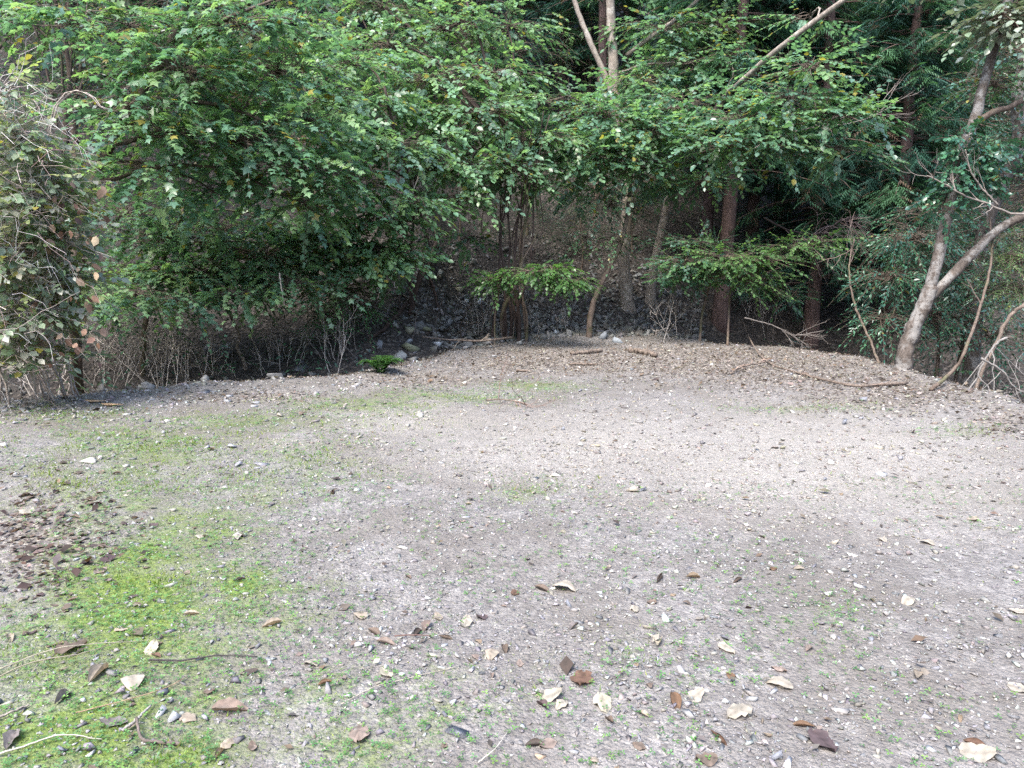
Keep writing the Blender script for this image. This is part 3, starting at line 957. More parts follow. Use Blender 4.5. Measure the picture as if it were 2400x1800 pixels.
# ---- middle right trees
b = on_ground(1378, 790)
tree('leaning_tree', 'thin leaning tree with a ragged mossy trunk and few leaves, right of the many-stemmed shrub', 'tree', b,
     [('trunk', [b - [0, 0, .15]] + A(b[1], (1386, 730), (1402, 680), (1432, 620), (1458, 560), (1472, 490, .3), (1482, 390, .4), (1492, 270, .4)), .066, .03, .25, M['bark'])],
     [(1380, 560, b[1] - .1, 50, 40, .4, 18), (1440, 560, b[1] - .3, 30, 30, .3, 8), (1340, 600, b[1] + .2, 40, 20, .3, 10), (1430, 480, b[1], 60, 50, .4, 24), (1560, 560, b[1], 50, 20, .4, 10)],
     0.075, P_SPRAY, OVATE, M['leaf'], 'spray', M['bark'], 60, seed=8)
b = on_ground(1474, 722)
bY = b[1]
tree('forked_tree', 'smooth grey-brown tree forking high up into two bare limbs above the layered leaves', 'tree', b,
     [('trunk', [b - [0, 0, .25]] + A(bY, (1466, 660), (1462, 600), (1470, 500), (1474, 400), (1456, 300), (1440, 215)), .155, .125, .5, M['grey']),
      ('branch', A(bY, (1440, 225), (1436, 120), (1430, 0), (1424, -200)), .125, .085, 0, M['grey']),
      ('branch', A(bY, (1438, 228), (1415, 170), (1375, 80), (1340, -20), (1300, -180)), .075, .045, 0, M['grey']),
      ('branch', A(bY - .2, (1470, 130, .3), (1520, 90), (1590, 40), (1680, -40)), .055, .035, 0, M['grey'])],
     [(1410, 270, bY - 2.4, 90, 45, .7, 60), (1520, 310, bY - 2.6, 100, 45, .7, 66), (1600, 250, bY - 2.2, 100, 50, .7, 55), (1480, 390, bY - 2.4, 90, 40, .6, 55), (1390, 370, bY - 2.6, 80, 45, .6, 46),
      (1610, 150, bY - .6, 90, 50, .7, 45), (1510, 190, bY - .8, 80, 40, .6, 34), (1560, 70, bY - .3, 100, 50, .7, 45), (1690, 60, bY, 100, 50, .7, 45), (1350, 440, bY - .8, 70, 30, .5, 26), (1560, 420, bY - .8, 80, 25, .5, 30),
      (1480, -90, bY, 200, 70, 1.0, 22)],
     0.142, P_HORN, OVATE, M['leaf'], 'horn', M['grey'], 240, seed=9, dens=1.8, flat=1.1, outw=.3, length=(.45, .95), droop=.2, yellow=.03)
b = on_ground(1522, 712)
bY = b[1]
tree('leaning_tree', 'slender brown tree leaning right with a long pale limb reaching to the top edge', 'tree', b,
     [('trunk', [b - [0, 0, .2]] + A(bY, (1530, 640), (1546, 560), (1572, 450), (1600, 390, .2)), .12, .085, .4, M['grey']),
      ('limb', A(bY, (1600, 390, .2), (1690, 240, -1.6), (1740, 190, -2.6), (1830, 110, -3.6), (1985, -5, -4.4), (2150, -130, -5)), .075, .042, 0, M['grey']),
      ('branch', A(bY - .6, (1590, 400), (1640, 360, -1.2), (1720, 340, -2.6), (1820, 300, -3.5), (1960, 280, -3.8)), .035, .010, 0, M['bark'])],
     [(1750, 280, bY - 4.2, 90, 35, .6, 46), (1850, 230, bY - 4.2, 90, 40, .6, 45), (1940, 265, bY - 4.2, 80, 25, .5, 32), (1700, 340, bY - 4.2, 90, 35, .6, 46), (1820, 340, bY - 4.2, 80, 30, .5, 36), (1900, 160, bY - 4.2, 70, 40, .5, 30),
      (2000, 270, bY - 4.4, 60, 12, .4, 16), (1640, 430, bY - 3, 60, 20, .4, 18), (1700, 130, bY - 1, 60, 30, .5, 14), (1900, 40, bY - 3, 60, 25, .4, 8), (1960, 350, bY - 4.2, 70, 15, .4, 16)],
     0.138, P_HORN, OVATE, M['leaf'], 'horn', M['grey'], 200, seed=10, dens=1.6, flat=1.2, outw=.25, length=(.45, 1.0), droop=.15, yellow=.05)
# layered evergreen below the cedars
b = on_ground(1640, 800)
bY = b[1]
tree('understory_tree', 'low tree with flat blue green and bright tiers before the cedar trunk', 'tree', b,
     [('trunk', [b - [0, 0, .1]] + A(bY + .1, (1645, 740), (1660, 680), (1675, 620)), .03, .014),
      ('branch', A(bY, (1660, 690), (1580, 640), (1510, 640)), .014, .006), ('branch', A(bY, (1668, 660), (1760, 610), (1900, 570)), .016, .006)],
     [(1605, 615, bY - .3, 65, 30, .5, 50), (1575, 650, bY - .3, 40, 24, .4, 30), (1640, 650, bY - .2, 70, 24, .5, 44), (1640, 570, bY, 80, 20, .5, 30), (1830, 690, bY, 60, 30, .4, 18)],
     0.085, P_SPRAY, OVATE, M['leaf'], 'spray', M['bark'], 200, seed=12, flat=1.3, outw=.2, length=(.25, .5), droop=.15, yellow=0)

b = on_ground(1705, 812)
tree('understory_tree', 'bright green low tree with flat tiers reaching right from the cedar trunk', 'tree', b,
     [('trunk', [b - [0, 0, .1]] + A(bY - .3, (1708, 740), (1712, 680), (1730, 625)), .026, .012), ('branch', A(bY - .4, (1720, 660), (1790, 610), (1910, 572)), .014, .006)],
     [(1690, 605, bY - .6, 75, 32, .5, 50), (1780, 610, bY - .6, 70, 28, .5, 46), (1870, 580, bY - .6, 75, 16, .4, 32), (1760, 655, bY - .5, 65, 26, .4, 34), (1920, 565, bY - .6, 45, 10, .3, 14)],
     0.085, [(.085, .175, .065), (.105, .20, .07), (.068, .145, .06)], OVATE, M['leaf'], 'bright2', M['bark'], 150, seed=22, flat=1.2, outw=.3, length=(.3, .65), droop=.15, yellow=0, tier=.9)

# ---- right: the pale lichen tree
b = on_ground(2118, 865)
bY = b[1]
tree('pale_barked_tree', 'pale lichen-spotted tree forking low in a V at the right end of the rim', 'tree', b,
     [('trunk', [b - [0, 0, .12]] + A(bY, (2120, 830), (2140, 770), (2165, 715), (2182, 672)), .118, .106, .6, M['pale']),
      ('limb', A(bY, (2170, 705), (2192, 630), (2212, 540), (2232, 450), (2252, 360), (2280, 290, .1), (2305, 200, .2), (2330, 110, .3), (2372, -30, .4), (2400, -160, .4)), .084, .062, 0, M['pale']),
      ('limb', A(bY, (2178, 700), (2222, 655), (2268, 606), (2312, 562), (2352, 530), (2405, 503), (2480, 468), (2580, 410)), .076, .056, 0, M['pale']),
      ('branch', A(bY + .1, (2280, 290), (2330, 262), (2370, 250), (2440, 205)), .05, .035, 0, M['bark'])],
     [(2340, 40, 10.8, 40, 24, .3, 20), (2385, 60, 10.8, 30, 30, .3, 12), (2390, 20, 11, 60, 20, .3, 14), (2250, -120, 11.4, 180, 70, .8, 18)],
     0.135, [(.17, .21, .16), (.13, .18, .12), (.21, .24, .20)], OVATE, M['gloss'], 'pale_leaf', M['bark'], 120, seed=13, droop=.5)
# second pale trunk behind it
b2 = foot(2290, 13.2)
tree('pale_barked_tree', 'second pale tree with an S-curved trunk behind the forked one at the right edge', 'tree', b2,
     [('trunk', [b2] + A(13.2, (2290, 640), (2318, 500), (2350, 420), (2388, 330), (2386, 250), (2398, 160), (2440, 20), (2470, -150)), .13, .10, .2, M['pale'])],
     [(2330, 200, 12.8, 60, 60, .5, 30), (2400, 330, 12.6, 40, 50, .4, 20), (2400, 120, 12.6, 60, 60, .5, 26)],
     0.085, P_SPRAY, OVATE, M['gloss'], 'spray', M['bark'], 60, seed=14)
# ivy on the left limb
rng = np.random.default_rng(77)
root = empty('climbing_ivy', at(2215, 520, bY), 'dark green ivy wrapped round the left limb of the forked pale tree', 'ivy')
cl = [(at(px, py, bY - .05), np.array([px_m(rx, bY), .16, px_m(ry, bY)]), m) for px, py, rx, ry, m in
      ((2225, 450, 34, 34, 26), (2248, 390, 45, 40, 36), (2262, 340, 50, 36, 36), (2300, 390, 45, 40, 26), (2325, 350, 40, 36, 22), (2210, 490, 24, 26, 14), (2350, 410, 40, 20, 14), (2280, 440, 50, 34, 22))]
lv, tw = sprays(rng, cl, .085, P_EVER, length=(.15, .4), flat=.3, outw=.9)
v, f = tubes(tw, np.full(tw.shape[:2], .003), 3)
part('stems', v, f, M['twig'], root, np.array((.1, .08, .06)), kind='stuff')
add_leaves(root, lv, OVATE, M['gloss'], P_EVER, 'ivy', 120)
# evergreen shrub behind it
b = foot(2200, 13.6)
tree('evergreen_shrub', 'dark glossy evergreen shrub massed behind the forked pale tree', 'shrub', b,
     [('stem', [b] + A(13.6, (2200, 800), (2170, 690), (2140, 560)), .04, .015), ('stem', [b + [.3, 0, 0]] + A(13.6, (2260, 780), (2280, 650), (2300, 530)), .04, .015)],
     [(2140, 560, 13.2, 80, 50, .6, 60), (2240, 620, 13.4, 80, 60, .6, 60), (2090, 650, 13.2, 70, 45, .6, 50), (2080, 750, 13.0, 60, 40, .5, 36), (2310, 540, 13.4, 80, 60, .6, 50), (2320, 680, 13.2, 80, 60, .6, 55), (2200, 740, 13.4, 80, 60, .6, 50), (2200, 500, 13.8, 100, 40, .6, 45), (2330, 790, 13.0, 80, 50, .6, 40)],
     0.105, P_EVER, LANCE, M['gloss'], 'ever', M['bark'], 220, seed=15, flat=.5, outw=.6, droop=.5, yellow=.006)
b = foot(2430, 11.5)
tree('fern_leaved_shrub', 'light green feathery shrub at the far right edge below the bent limb', 'shrub', b,
     [('stem', [b] + A(11.5, (2420, 760), (2400, 660), (2390, 590)), .03, .012)],
     [(2370, 610, 11.2, 50, 40, .4, 44), (2390, 680, 11.2, 40, 40, .4, 36), (2400, 560, 11.4, 50, 40, .4, 30)],
     0.06, [(.08, .15, .06), (.10, .17, .06), (.06, .12, .05)], LANCE, M['leaf'], 'feather', M['bark'], 100, seed=16, spread=1.2, per=(12, 18), length=(.3, .6))

# ---- left foreground tangle
b = gp(60, 945); b[2] = float(height(b[0], b[1]))
rng = np.random.default_rng(31)
tangle = tree('tangled_shrub', 'half-dry tangled shrub of pale twigs and mixed green and brown leaves, left edge', 'shrub', b, [],
     [(40, 330, 8.0, 60, 50, .4, 30), (80, 470, 8.0, 75, 60, .5, 50), (40, 600, 7.9, 80, 70, .5, 55), (130, 560, 8.2, 60, 50, .4, 34), (80, 720, 8.0, 80, 60, .5, 42),
      (160, 660, 8.3, 45, 40, .4, 24), (20, 800, 8.0, 70, 60, .4, 28), (100, 830, 8.1, 50, 40, .3, 16), (10, 220, 8.2, 50, 40, .4, 16), (140, 430, 8.4, 55, 40, .4, 24), (-120, 600, 8.2, 100, 250, .6, 60), (90, 380, 8.2, 60, 40, .4, 22)],
     0.102, P_TANGLE, OVATE, M['leaf'], 'tangle', M['bark'], 300, seed=17, branches=False, twig_col=(.30, .265, .235), droop=.12, flat=.5, outw=.6, spread=1.1, length=(.2, .5), per=(5, 9), yellow=.04, dens=2.3, tier=1.0)
poly = []
for k in range(200):
    s0 = at(rng.uniform(-150, 100), rng.uniform(200, 900), 7.8 + rng.uniform(-.6, .3))
    L = rng.uniform(.25, .85)
    d = unit(np.array([rng.uniform(-.2, 1), rng.uniform(-.35, .35), rng.uniform(-.6, .8)]))
    t = np.linspace(0, 1, 7)[:, None]
    q = s0 + d * L * t + np.array([0, 0, -.35 * L]) * t ** 2 * rng.uniform(-.2, 1.4) + rng.normal(0, .03, (7, 3))
    poly.append(q)
poly = np.array(poly)
v, f = tubes(poly, (np.linspace(1, .4, 7)[None] * rng.uniform(.0016, .0042, (200, 1))), 4)
cc = np.repeat(pick(rng, [(.46, .43, .40), (.34, .29, .26), (.24, .18, .16), (.52, .49, .46)], 200, .1), 28, 0)
part('dry_twigs', v, f, M['twig'], tangle, cc, kind='stuff')
for k in range(14):                                  # the stems that carry it
    f0 = b + np.array([rng.uniform(-.6, .5), rng.uniform(-.2, .4), -.05])
    tp = at(rng.uniform(-60, 160), rng.uniform(180, 640), 8.1)
    v, f, _p = limb_mesh(rng, [f0, f0 * .6 + tp * .4 + [-.15, 0, .2], tp, tp + [.5, 0, -.1]], rng.uniform(.010, .018), .004, 18, 5)
    part('stem', v, f, M['twig'], tangle, np.array((.36, .31, .27)), smooth=True)
n = 160                                              # dead leaves hanging in it
P = np.array([at(rng.uniform(0, 250), rng.uniform(420, 860), 8.0 + rng.uniform(-.3, .3)) for _ in range(n)])
v, f = inst(OVATE, P, *frame(np.c_[rng.normal(0, .5, (n, 2)), -np.ones(n)], rng.normal(0, 1, (n, 3))), rng.uniform(.05, .11, n))
part('dead_leaves', v, f, M['dry'], tangle, rep(pick(rng, [(.20, .12, .09), (.28, .19, .14), (.13, .085, .075), (.34, .26, .2)], n), OVATE), kind='stuff')


# ---- bare thickets and dead wood
def branchy(rng, p0, d, L, r, depth, out, spread=.7, up=0.1, kids=(2, 4), wob=.035):
    t = np.linspace(0, 1, 7)[:, None]
    q = p0 + unit(d) * L * t + np.array([0, 0, up * L]) * t ** 2
    q[1:] += np.cumsum(rng.normal(0, wob * L * .6, (6, 3)), 0)
    out.append((q, r))
    if depth:
        for _ in range(rng.integers(*kids)):
            k = rng.integers(2, 6)
            branchy(rng, q[k], unit(d) + rng.normal(0, spread, 3), L * rng.uniform(.35, .6), r * .55, depth - 1, out, spread, up, kids, wob)


def poly_mesh(pl, sides=4):
    P = np.array([q for q, r in pl]); r = np.array([np.linspace(1, .45, 7) * r for q, r in pl])
    return tubes(P, r, sides)


def dry_thicket(px, py, wpx, hpx, n, label, seed, col=(.40, .36, .32), name='dry_bush'):
    rng = np.random.default_rng(seed)
    b = on_ground(px, py)
    root = empty(name, b, label, 'dry bush', 'bare dry bushes along the rim')
    Y = b[1]
    for k in range(n):
        x = b[0] + px_m(rng.uniform(-wpx, wpx), Y); y = Y + rng.uniform(-.3, .6)
        p0 = np.array([x, y, float(height(x, y)) - .04])
        pl = []
        branchy(rng, p0, np.array([rng.normal(0, .35), rng.normal(0, .2), 1]), px_m(hpx, Y) * rng.uniform(.5, 1.1), rng.uniform(.005, .010), 2, pl, .55, .05, (2, 5))
        v, f = poly_mesh(pl)
        part('stem', v, f, M['twig'], root, np.array(col) * rng.uniform(.6, 1.25))
    return root


for k, a in enumerate([
    (260, 905, 55, 170, 14, 'bare dry bush beside the slim trunk at the left of the rim'),
    (370, 900, 60, 190, 16, 'dense bare thicket of thin grey stems between the slim trunk and the crooked sapling'),
    (470, 890, 45, 170, 12, 'bare grey stems close on the left of the crooked sapling'),
    (650, 875, 50, 150, 12, 'bare twiggy bush close on the right of the crooked sapling'),
    (780, 868, 50, 130, 10, 'pale bare twigs at the rim between the sapling and the fern'),
    (1110, 790, 35, 120, 5, 'few bare brown stems against the rubble left of the many-stemmed shrub'),
    (1290, 788, 50, 80, 7, 'fine bare twigs between the many-stemmed shrub and the leaning mossy trunk'),
    (1600, 795, 60, 130, 7, 'bare twigs at the foot of the big cedar, on its left'),
    (1830, 800, 80, 110, 9, 'bare tangled twigs in the dark hollow right of the big cedar'),
    (90, 930, 90, 150, 12, 'bare stems under the tangled leafy shrub at the left edge')]):
    dry_thicket(*a, seed=300 + k)


def dead_wood(name, label, cat, pts, r0, r1, mat, seed, kids=0, kl=.5, col=(.2, .16, .13), spread=.6, up=0., depth=1, kr=None):
    rng = np.random.default_rng(seed)
    root = empty(name, pts[0], label, cat)
    v, f, P = limb_mesh(rng, pts, r0, r1, 30, 7, jit=r0 * .25)
    part('main_stem', v, f, mat, root, np.array(col), smooth=True)
    if kids:
        for _ in range(kids):
            pl = []
            k = rng.integers(6, 29)
            branchy(rng, P[k], unit(P[min(k + 1, 29)] - P[k - 1]) + rng.normal(0, spread, 3), kl * rng.uniform(.5, 1.2), kr or r1 * .8, depth, pl, spread, up)
            v, f = poly_mesh(pl, 5)
            part('side_twig', v, f, M['twig'], root, np.array(col) * rng.uniform(.9, 1.2))
    return root


def G(px, py, h=.02):
    q = on_ground(px, py); return q + np.array([0, 0, h])


dead_wood('fallen_branch', 'long thin fallen branch lying across the brown litter in front of the cedars', 'branch',
          [G(1738, 785, .35), G(1760, 815, .12), G(1795, 850, .03), G(1870, 878, .025), G(1990, 908, .03), G(2060, 908, .03), G(2126, 903, .03)], .010, .024, M['log'], 401, 4, .6, (.2, .15, .12), kr=.008)
dead_wood('fallen_branch', 'short forked fallen branch beside the thin end of the long one', 'branch', [G(1712, 880, .03), G(1740, 868, .05), G(1800, 856, .06)], .016, .010, M['log'], 402, 3, .4, (.25, .18, .14), kr=.008)
dead_wood('rotten_log', 'dark rotten log on the litter, right of the two other sticks', 'log', [G(1474, 826, .04), G(1500, 830, .05), G(1538, 838, .04)], .05, .04, M['log'], 403)
dead_wood('rotten_log', 'long flat brown stick on the litter left of the dark rotten log', 'log', [G(1338, 833, .03), G(1380, 830, .04), G(1410, 826, .03)], .035, .03, M['log'], 404)
dead_wood('rotten_log', 'thin dark stick on the litter nearer than the rotten log', 'log', [G(1335, 857, .02), G(1370, 857, .03), G(1400, 858, .02)], .02, .015, M['log'], 405)
dead_wood('rotten_log', 'short dark stick lying at the green edge of the gravel', 'log', [G(1210, 872, .02), G(1245, 873, .02)], .018, .014, M['log'], 406)
dead_wood('fallen_branch', 'slender pale branch lying level along the foot of the rubble', 'branch', [G(990, 823, .25), G(1060, 822, .2), G(1130, 818, .15), G(1205, 805, .12)], .012, .022, M['log'], 407, 5, .4, (.32, .26, .2), kr=.006)
dead_wood('fallen_branch', 'small twiggy branch lying on the bright gravel', 'branch', [G(1140, 945, .04), G(1190, 950, .06), G(1235, 955, .03)], .010, .006, M['log'], 408, 6, .5, (.16, .11, .09), kr=.005, depth=2)
q0 = on_ground(2180, 918)
dead_wood('leaning_dead_stem', 'dark broken stem leaning onto the rim, right of the forked pale tree', 'dead branch',
          [q0 + [0, 0, .02]] + A(q0[1] + .4, (2232, 870), (2262, 822), (2290, 740, .6), (2310, 670, .9), (2325, 590, 1.2), (2318, 500, 1.4), (2290, 430, 1.6)), .026, .012, M['bark'], 409, 4, .6, (.12, .09, .075), kr=.008)
q0 = foot(2290, 9.6)
dead_wood('leaning_dead_stem', 'straight brown dead stem leaning right behind the white dead branch', 'dead branch',
          [q0] + A(9.6, (2290, 905), (2330, 810), (2365, 745), (2400, 715), (2480, 640)), .028, .022, M['log'], 410)
dead_wood('dead_branch', 'bleached white forking dead branch hanging over the right end of the rim', 'dead branch',
          A(9.2, (2360, 792), (2335, 805), (2305, 850), (2285, 900), (2270, 925)), .016, .008, M['twig'], 411, 9, .75, (.17, .158, .146), .55, -.1, 2, .008)
dead_wood('dead_branch', 'second bleached dead branch with fine twigs at the right edge above the green sprout', 'dead branch',
          A(9.0, (2300, 840), (2350, 870), (2375, 905), (2420, 930)), .014, .008, M['twig'], 412, 9, .7, (.17, .158, .146), .6, 0, 2, .006)
dead_wood('dead_branch', 'bare pale branch with knobbly tips in front of the right-hand limb of the forked tree', 'dead branch',
          A(10.6, (2430, 500), (2370, 500), (2310, 476), (2260, 460), (2215, 432), (2172, 412)), .019, .007, M['twig'], 413, 9, .4, (.17, .148, .13), .5, .1, 1, .008)
dead_wood('dead_branch', 'upright bare forked twig against the ivy', 'dead branch', A(10.6, (2340, 482), (2300, 440), (2275, 400), (2262, 350)), .014, .006, M['twig'], 414, 6, .3, (.17, .148, .13), .5, .2, 1, .006)
q0 = on_ground(2060, 852)
dead_wood('hanging_vine', 'thin bare stem rising from the rim to the dead tangle between cedars and evergreen shrub', 'vine',
          [q0] + A(q0[1] + .6, (2040, 800), (2005, 720, .4), (1990, 640, .8), (2002, 560, 1)), .022, .012, M['bark'], 415, 4, .7, (.2, .15, .13), kr=.006)
dead_wood('dead_tangle', 'dead brown tangle of vines in the dark gap right of the layered low tree', 'dead branch',
          A(15.5, (1790, 510), (1850, 540), (1920, 548), (1980, 515), (2030, 540)), .02, .012, M['root'], 416, 16, 1.1, (.2, .14, .125), .7, -.5, 2, .007)
dead_wood('dead_branch', 'thin bare branch low in the dark hollow right of the cedar foot', 'dead branch', A(14.2, (1745, 745), (1810, 762), (1860, 785), (1930, 775)), .012, .006, M['twig'], 417, 6, .6, (.17, .15, .135), .5, 0, 1, .005)
dead_wood('dead_branch', 'bare twig fan reaching right from the layered leaves under the long pale limb', 'dead branch',
          A(16.2, (1560, 470), (1680, 400), (1800, 330), (1900, 300), (2010, 285), (2090, 250)), .015, .005, M['twig'], 418, 14, 1.0, (.17, .145, .13), .4, 0, 1, .006)
# reddish roots and creepers on the rubble
for k, (lab, pts, r) in enumerate([
    ('thick reddish root snaking down the rubble from the slope to the rim', [(1022, 575), (1010, 620), (985, 670), (950, 725), (905, 775), (870, 800)], .05),
    ('reddish root crossing the first one high on the rubble', [(985, 590), (1005, 650), (1020, 690), (1030, 735)], .035),
    ('slim reddish root left of the crossing ones', [(955, 640), (940, 690), (938, 735)], .03),
    ('brown creeper arching from the rubble towards the many-stemmed shrub', [(1000, 788), (1050, 780), (1110, 760), (1160, 730)], .012),
    ('pale creeper standing up on the rubble left of the many-stemmed shrub', [(1085, 815), (1080, 770), (1095, 735), (1120, 700)], .012)]):
    P = [on_ground(*p) + np.array([0, -.08, .06]) for p in pts]
    dead_wood('root', lab, 'root', P, r, r * .55, M['root'], 430 + k)
# thin vines hanging in the leaves
for k, (lab, pts, Y) in enumerate([
    ('thin pale vine hanging in a wavy line in front of the hazel sprays', [(905, 330), (912, 400), (900, 450), (885, 540), (860, 610)], 12.9),
    ('short bare vine dangling below the hazel sprays', [(905, 600), (898, 650), (885, 700)], 12.8),
    ('looping vine under the rounded leaves left of centre', [(985, 400), (960, 470), (930, 520), (880, 555)], 13.2),
    ('pale dead vine trailing down from the lobed leaves over the dark slope', [(655, 640), (662, 690), (668, 720)], 11.4)]):
    dead_wood('hanging_vine', lab, 'vine', A(Y, *pts), .011, .007, M['twig'], 450 + k, 0, col=(.34, .29, .25))


# ---- cedars
def cedar(rng, label, base, r, H, z0, nbr, reach, n_fr, group):
    nbr, n_fr = int(nbr * 1.7), int(n_fr * 2.4)
    root = empty('cedar_tree', base, label, 'tree', group)
    b = np.array(base)
    tilt = rng.normal(0, .012, 2)
    pts = [b + np.array([tilt[0] * h, tilt[1] * h, h - .3]) + np.array([*rng.normal(0, .03, 2), 0]) for h in np.linspace(0, H, 8)]
    v, f, P = limb_mesh(rng, pts, r, r * .25, 34, 10, .04, .5)
    part('trunk', v, f, M['cedar'], root, smooth=True)
    h = z0 + (H - z0) * rng.random(nbr) ** 1.1
    a = rng.uniform(0, 2 * math.pi, nbr)
    L = reach * (1 - .75 * (h - z0) / (H - z0)) * rng.uniform(.6, 1.1, nbr)
    d = np.c_[np.cos(a), np.sin(a), np.full(nbr, .05)]
    o0 = b + np.c_[tilt[0] * h, tilt[1] * h, h]
    t = np.linspace(0, 1, 6)
    br = o0[:, None] + d[:, None] * (L[:, None] * t)[..., None]
    br[..., 2] -= .28 * L[:, None] * t ** 2
    v, f = tubes(br, np.linspace(.024, .006, 6)[None].repeat(nbr, 0), 4)
    part('branches', v, f, M['twig'], root, np.array((.09, .06, .05)), kind='stuff')
    k = rng.integers(0, nbr, n_fr); s = rng.random(n_fr) ** .6 * .95 + .08
    pos = o0[k] + d[k] * (L[k] * s)[:, None]
    pos[:, 2] -= .28 * L[k] * s ** 2 + rng.random(n_fr) * .12
    pos += rng.normal(0, .10, pos.shape)
    an = a[k] + rng.choice([-1, 1], n_fr) * rng.uniform(.2, 1.3, n_fr)
    X = np.c_[np.cos(an), np.sin(an), rng.normal(-.32, .2, n_fr)]
    nn = np.c_[rng.normal(0, .35, (n_fr, 2)), np.ones(n_fr)]
    X, Y, Z = frame(X, nn)
    cc = np.array(P_CEDAR)[rng.integers(0, len(P_CEDAR), nbr)][k] * rng.uniform(.75, 1.25, (n_fr, 1)) * (.75 + .5 * s[:, None])
    dead = rng.random(n_fr) < .04
    cc[dead] = (.11, .075, .055)
    v, f = inst(FROND, pos, X, Y, Z, rng.uniform(.24, .46, n_fr))
    part('foliage', v, f, M['needle'], root, rep(cc, FROND), kind='stuff')
    return root


rng = np.random.default_rng(55)
b = foot(1690, 18.4, .05)
cedar(rng, 'big reddish cedar trunk standing at the rim behind the layered low tree', b, .185, 17, 3.7, 100, 2.6, 3200, 'cedars of the wood')
protos = []
for lab, px, Y, r, H, z0 in [('reddish cedar close behind the big cedar, on its right', 1748, 20.2, .17, 16, 3.2),
                             ('slim cedar trunk left of the big cedar, behind the leaning slender tree', 1642, 20.0, .16, 16, 4.2),
                             ('dark cedar trunk in the shade left of the smooth forked tree', 1404, 23.5, .17, 17, 5.5),
                             ('low-branched cedar hanging dark fronds right of the big cedar', 1900, 19.0, .17, 15, 1.6)]:
    protos.append(cedar(rng, lab, foot(px, Y), r, H, z0, 110, 2.7, 3400, 'cedars of the wood'))
low = cedar(rng, 'cedar with bright green fronds to the ground between the gap and the forked pale tree', foot(2080, 18.5), .17, 15, 1.4, 130, 2.6, 4200, 'cedars of the wood')
spots = []
for k in range(1200):
    if len(spots) >= 58: break
    Y = rng.uniform(19.5, 40); t = rng.uniform(-.78, .80)
    px = 1200 + t * FOC
    if Y < 24 and 820 < px < 1560: continue
    if Y < 22 and px < 900: continue
    x = t * Y
    if all((x - a) ** 2 + (Y - c) ** 2 > 2.0 ** 2 for a, c in spots): spots.append((x, Y))
for k, (x, Y) in enumerate(spots):
    t = x / Y
    src = low if (t > .33 and Y < 30) else protos[k % 4] if t < .33 else protos[3]
    c = copy_tree(src)
    c.location = (x, Y, float(height(x, Y)))
    c.rotation_euler = (0, 0, rng.uniform(0, 6.28))
    s = rng.uniform(.85, 1.2); c.scale = (s, s, s * rng.uniform(.95, 1.15))
    LM = [(250, 'behind the tangled shrub'), (520, 'behind the left of the lobed-leaf tree'), (760, 'behind the right of the lobed-leaf tree'), (960, 'behind the hazel sprays'), (1180, 'behind the left of the many-stemmed shrub'),
          (1330, 'behind the right of the many-stemmed shrub'), (1480, 'between the bare limbs of the forked tree'), (1650, 'just left of the big cedar'), (1850, 'behind the long pale limb'),
          (2050, 'right of the long pale limb'), (2220, 'left of the forked pale tree'), (9999, 'behind the forked pale tree')]
    where = next(q for lim, q in LM if 1200 + t * FOC < lim)
    row = 'in the front row' if Y < 24 else 'in the second row' if Y < 29 else 'far up the slope' if Y < 35 else 'at the top of the slope'
    c['label'] = ('slim' if s < 1.0 else 'stout') + ' cedar ' + where + ', ' + row
    c['group'] = c['label']


# ---- broad-leaved trees that fill the slope behind
rng = np.random.default_rng(66)


def filler(label, x, Y, H, rr, size, pal, key, n, seed, group):
    z = float(height(x, Y))
    root = empty('broadleaf_tree', (x, Y, z), label, 'tree', group)
    b = np.array([x, Y, z]); rg = np.random.default_rng(seed)
    v, f, P = limb_mesh(rg, [b - [0, 0, .3], b + [.1, 0, H * .3], b + [-.1, .1, H * .6], b + [.1, 0, H * .95]], .09, .02, 24, 7)
    part('trunk', v, f, M['bark'], root, smooth=True)
    cl = []
    for k in range(9):
        u = unit(rg.normal(size=3)); u[2] = abs(u[2])
        c = b + np.array([0, 0, H * .5]) + u * np.array([rr, rr, H * .42])
        cl.append((c, np.array([rr * .55, rr * .55, H * .13]), n // 9))
        v, f, _p = limb_mesh(rg, [P[rg.integers(8, 20)], (P[14] + c) / 2 + [0, 0, .2], c], .03, .008, 12, 5)
        part('branch', v, f, M['bark'], root, smooth=True)
    lv, tw = sprays(rg, cl, size, pal, length=(.5, 1.0), yellow=.01)
    v, f = tubes(tw, np.full(tw.shape[:2], .005), 3)
    part('twigs', v, f, M['twig'], root, np.array((.1, .075, .06)), kind='stuff')
    add_leaves(root, lv, LANCE if key != 'h' else OVATE, M['leaf'], pal, key, 0)
    return root


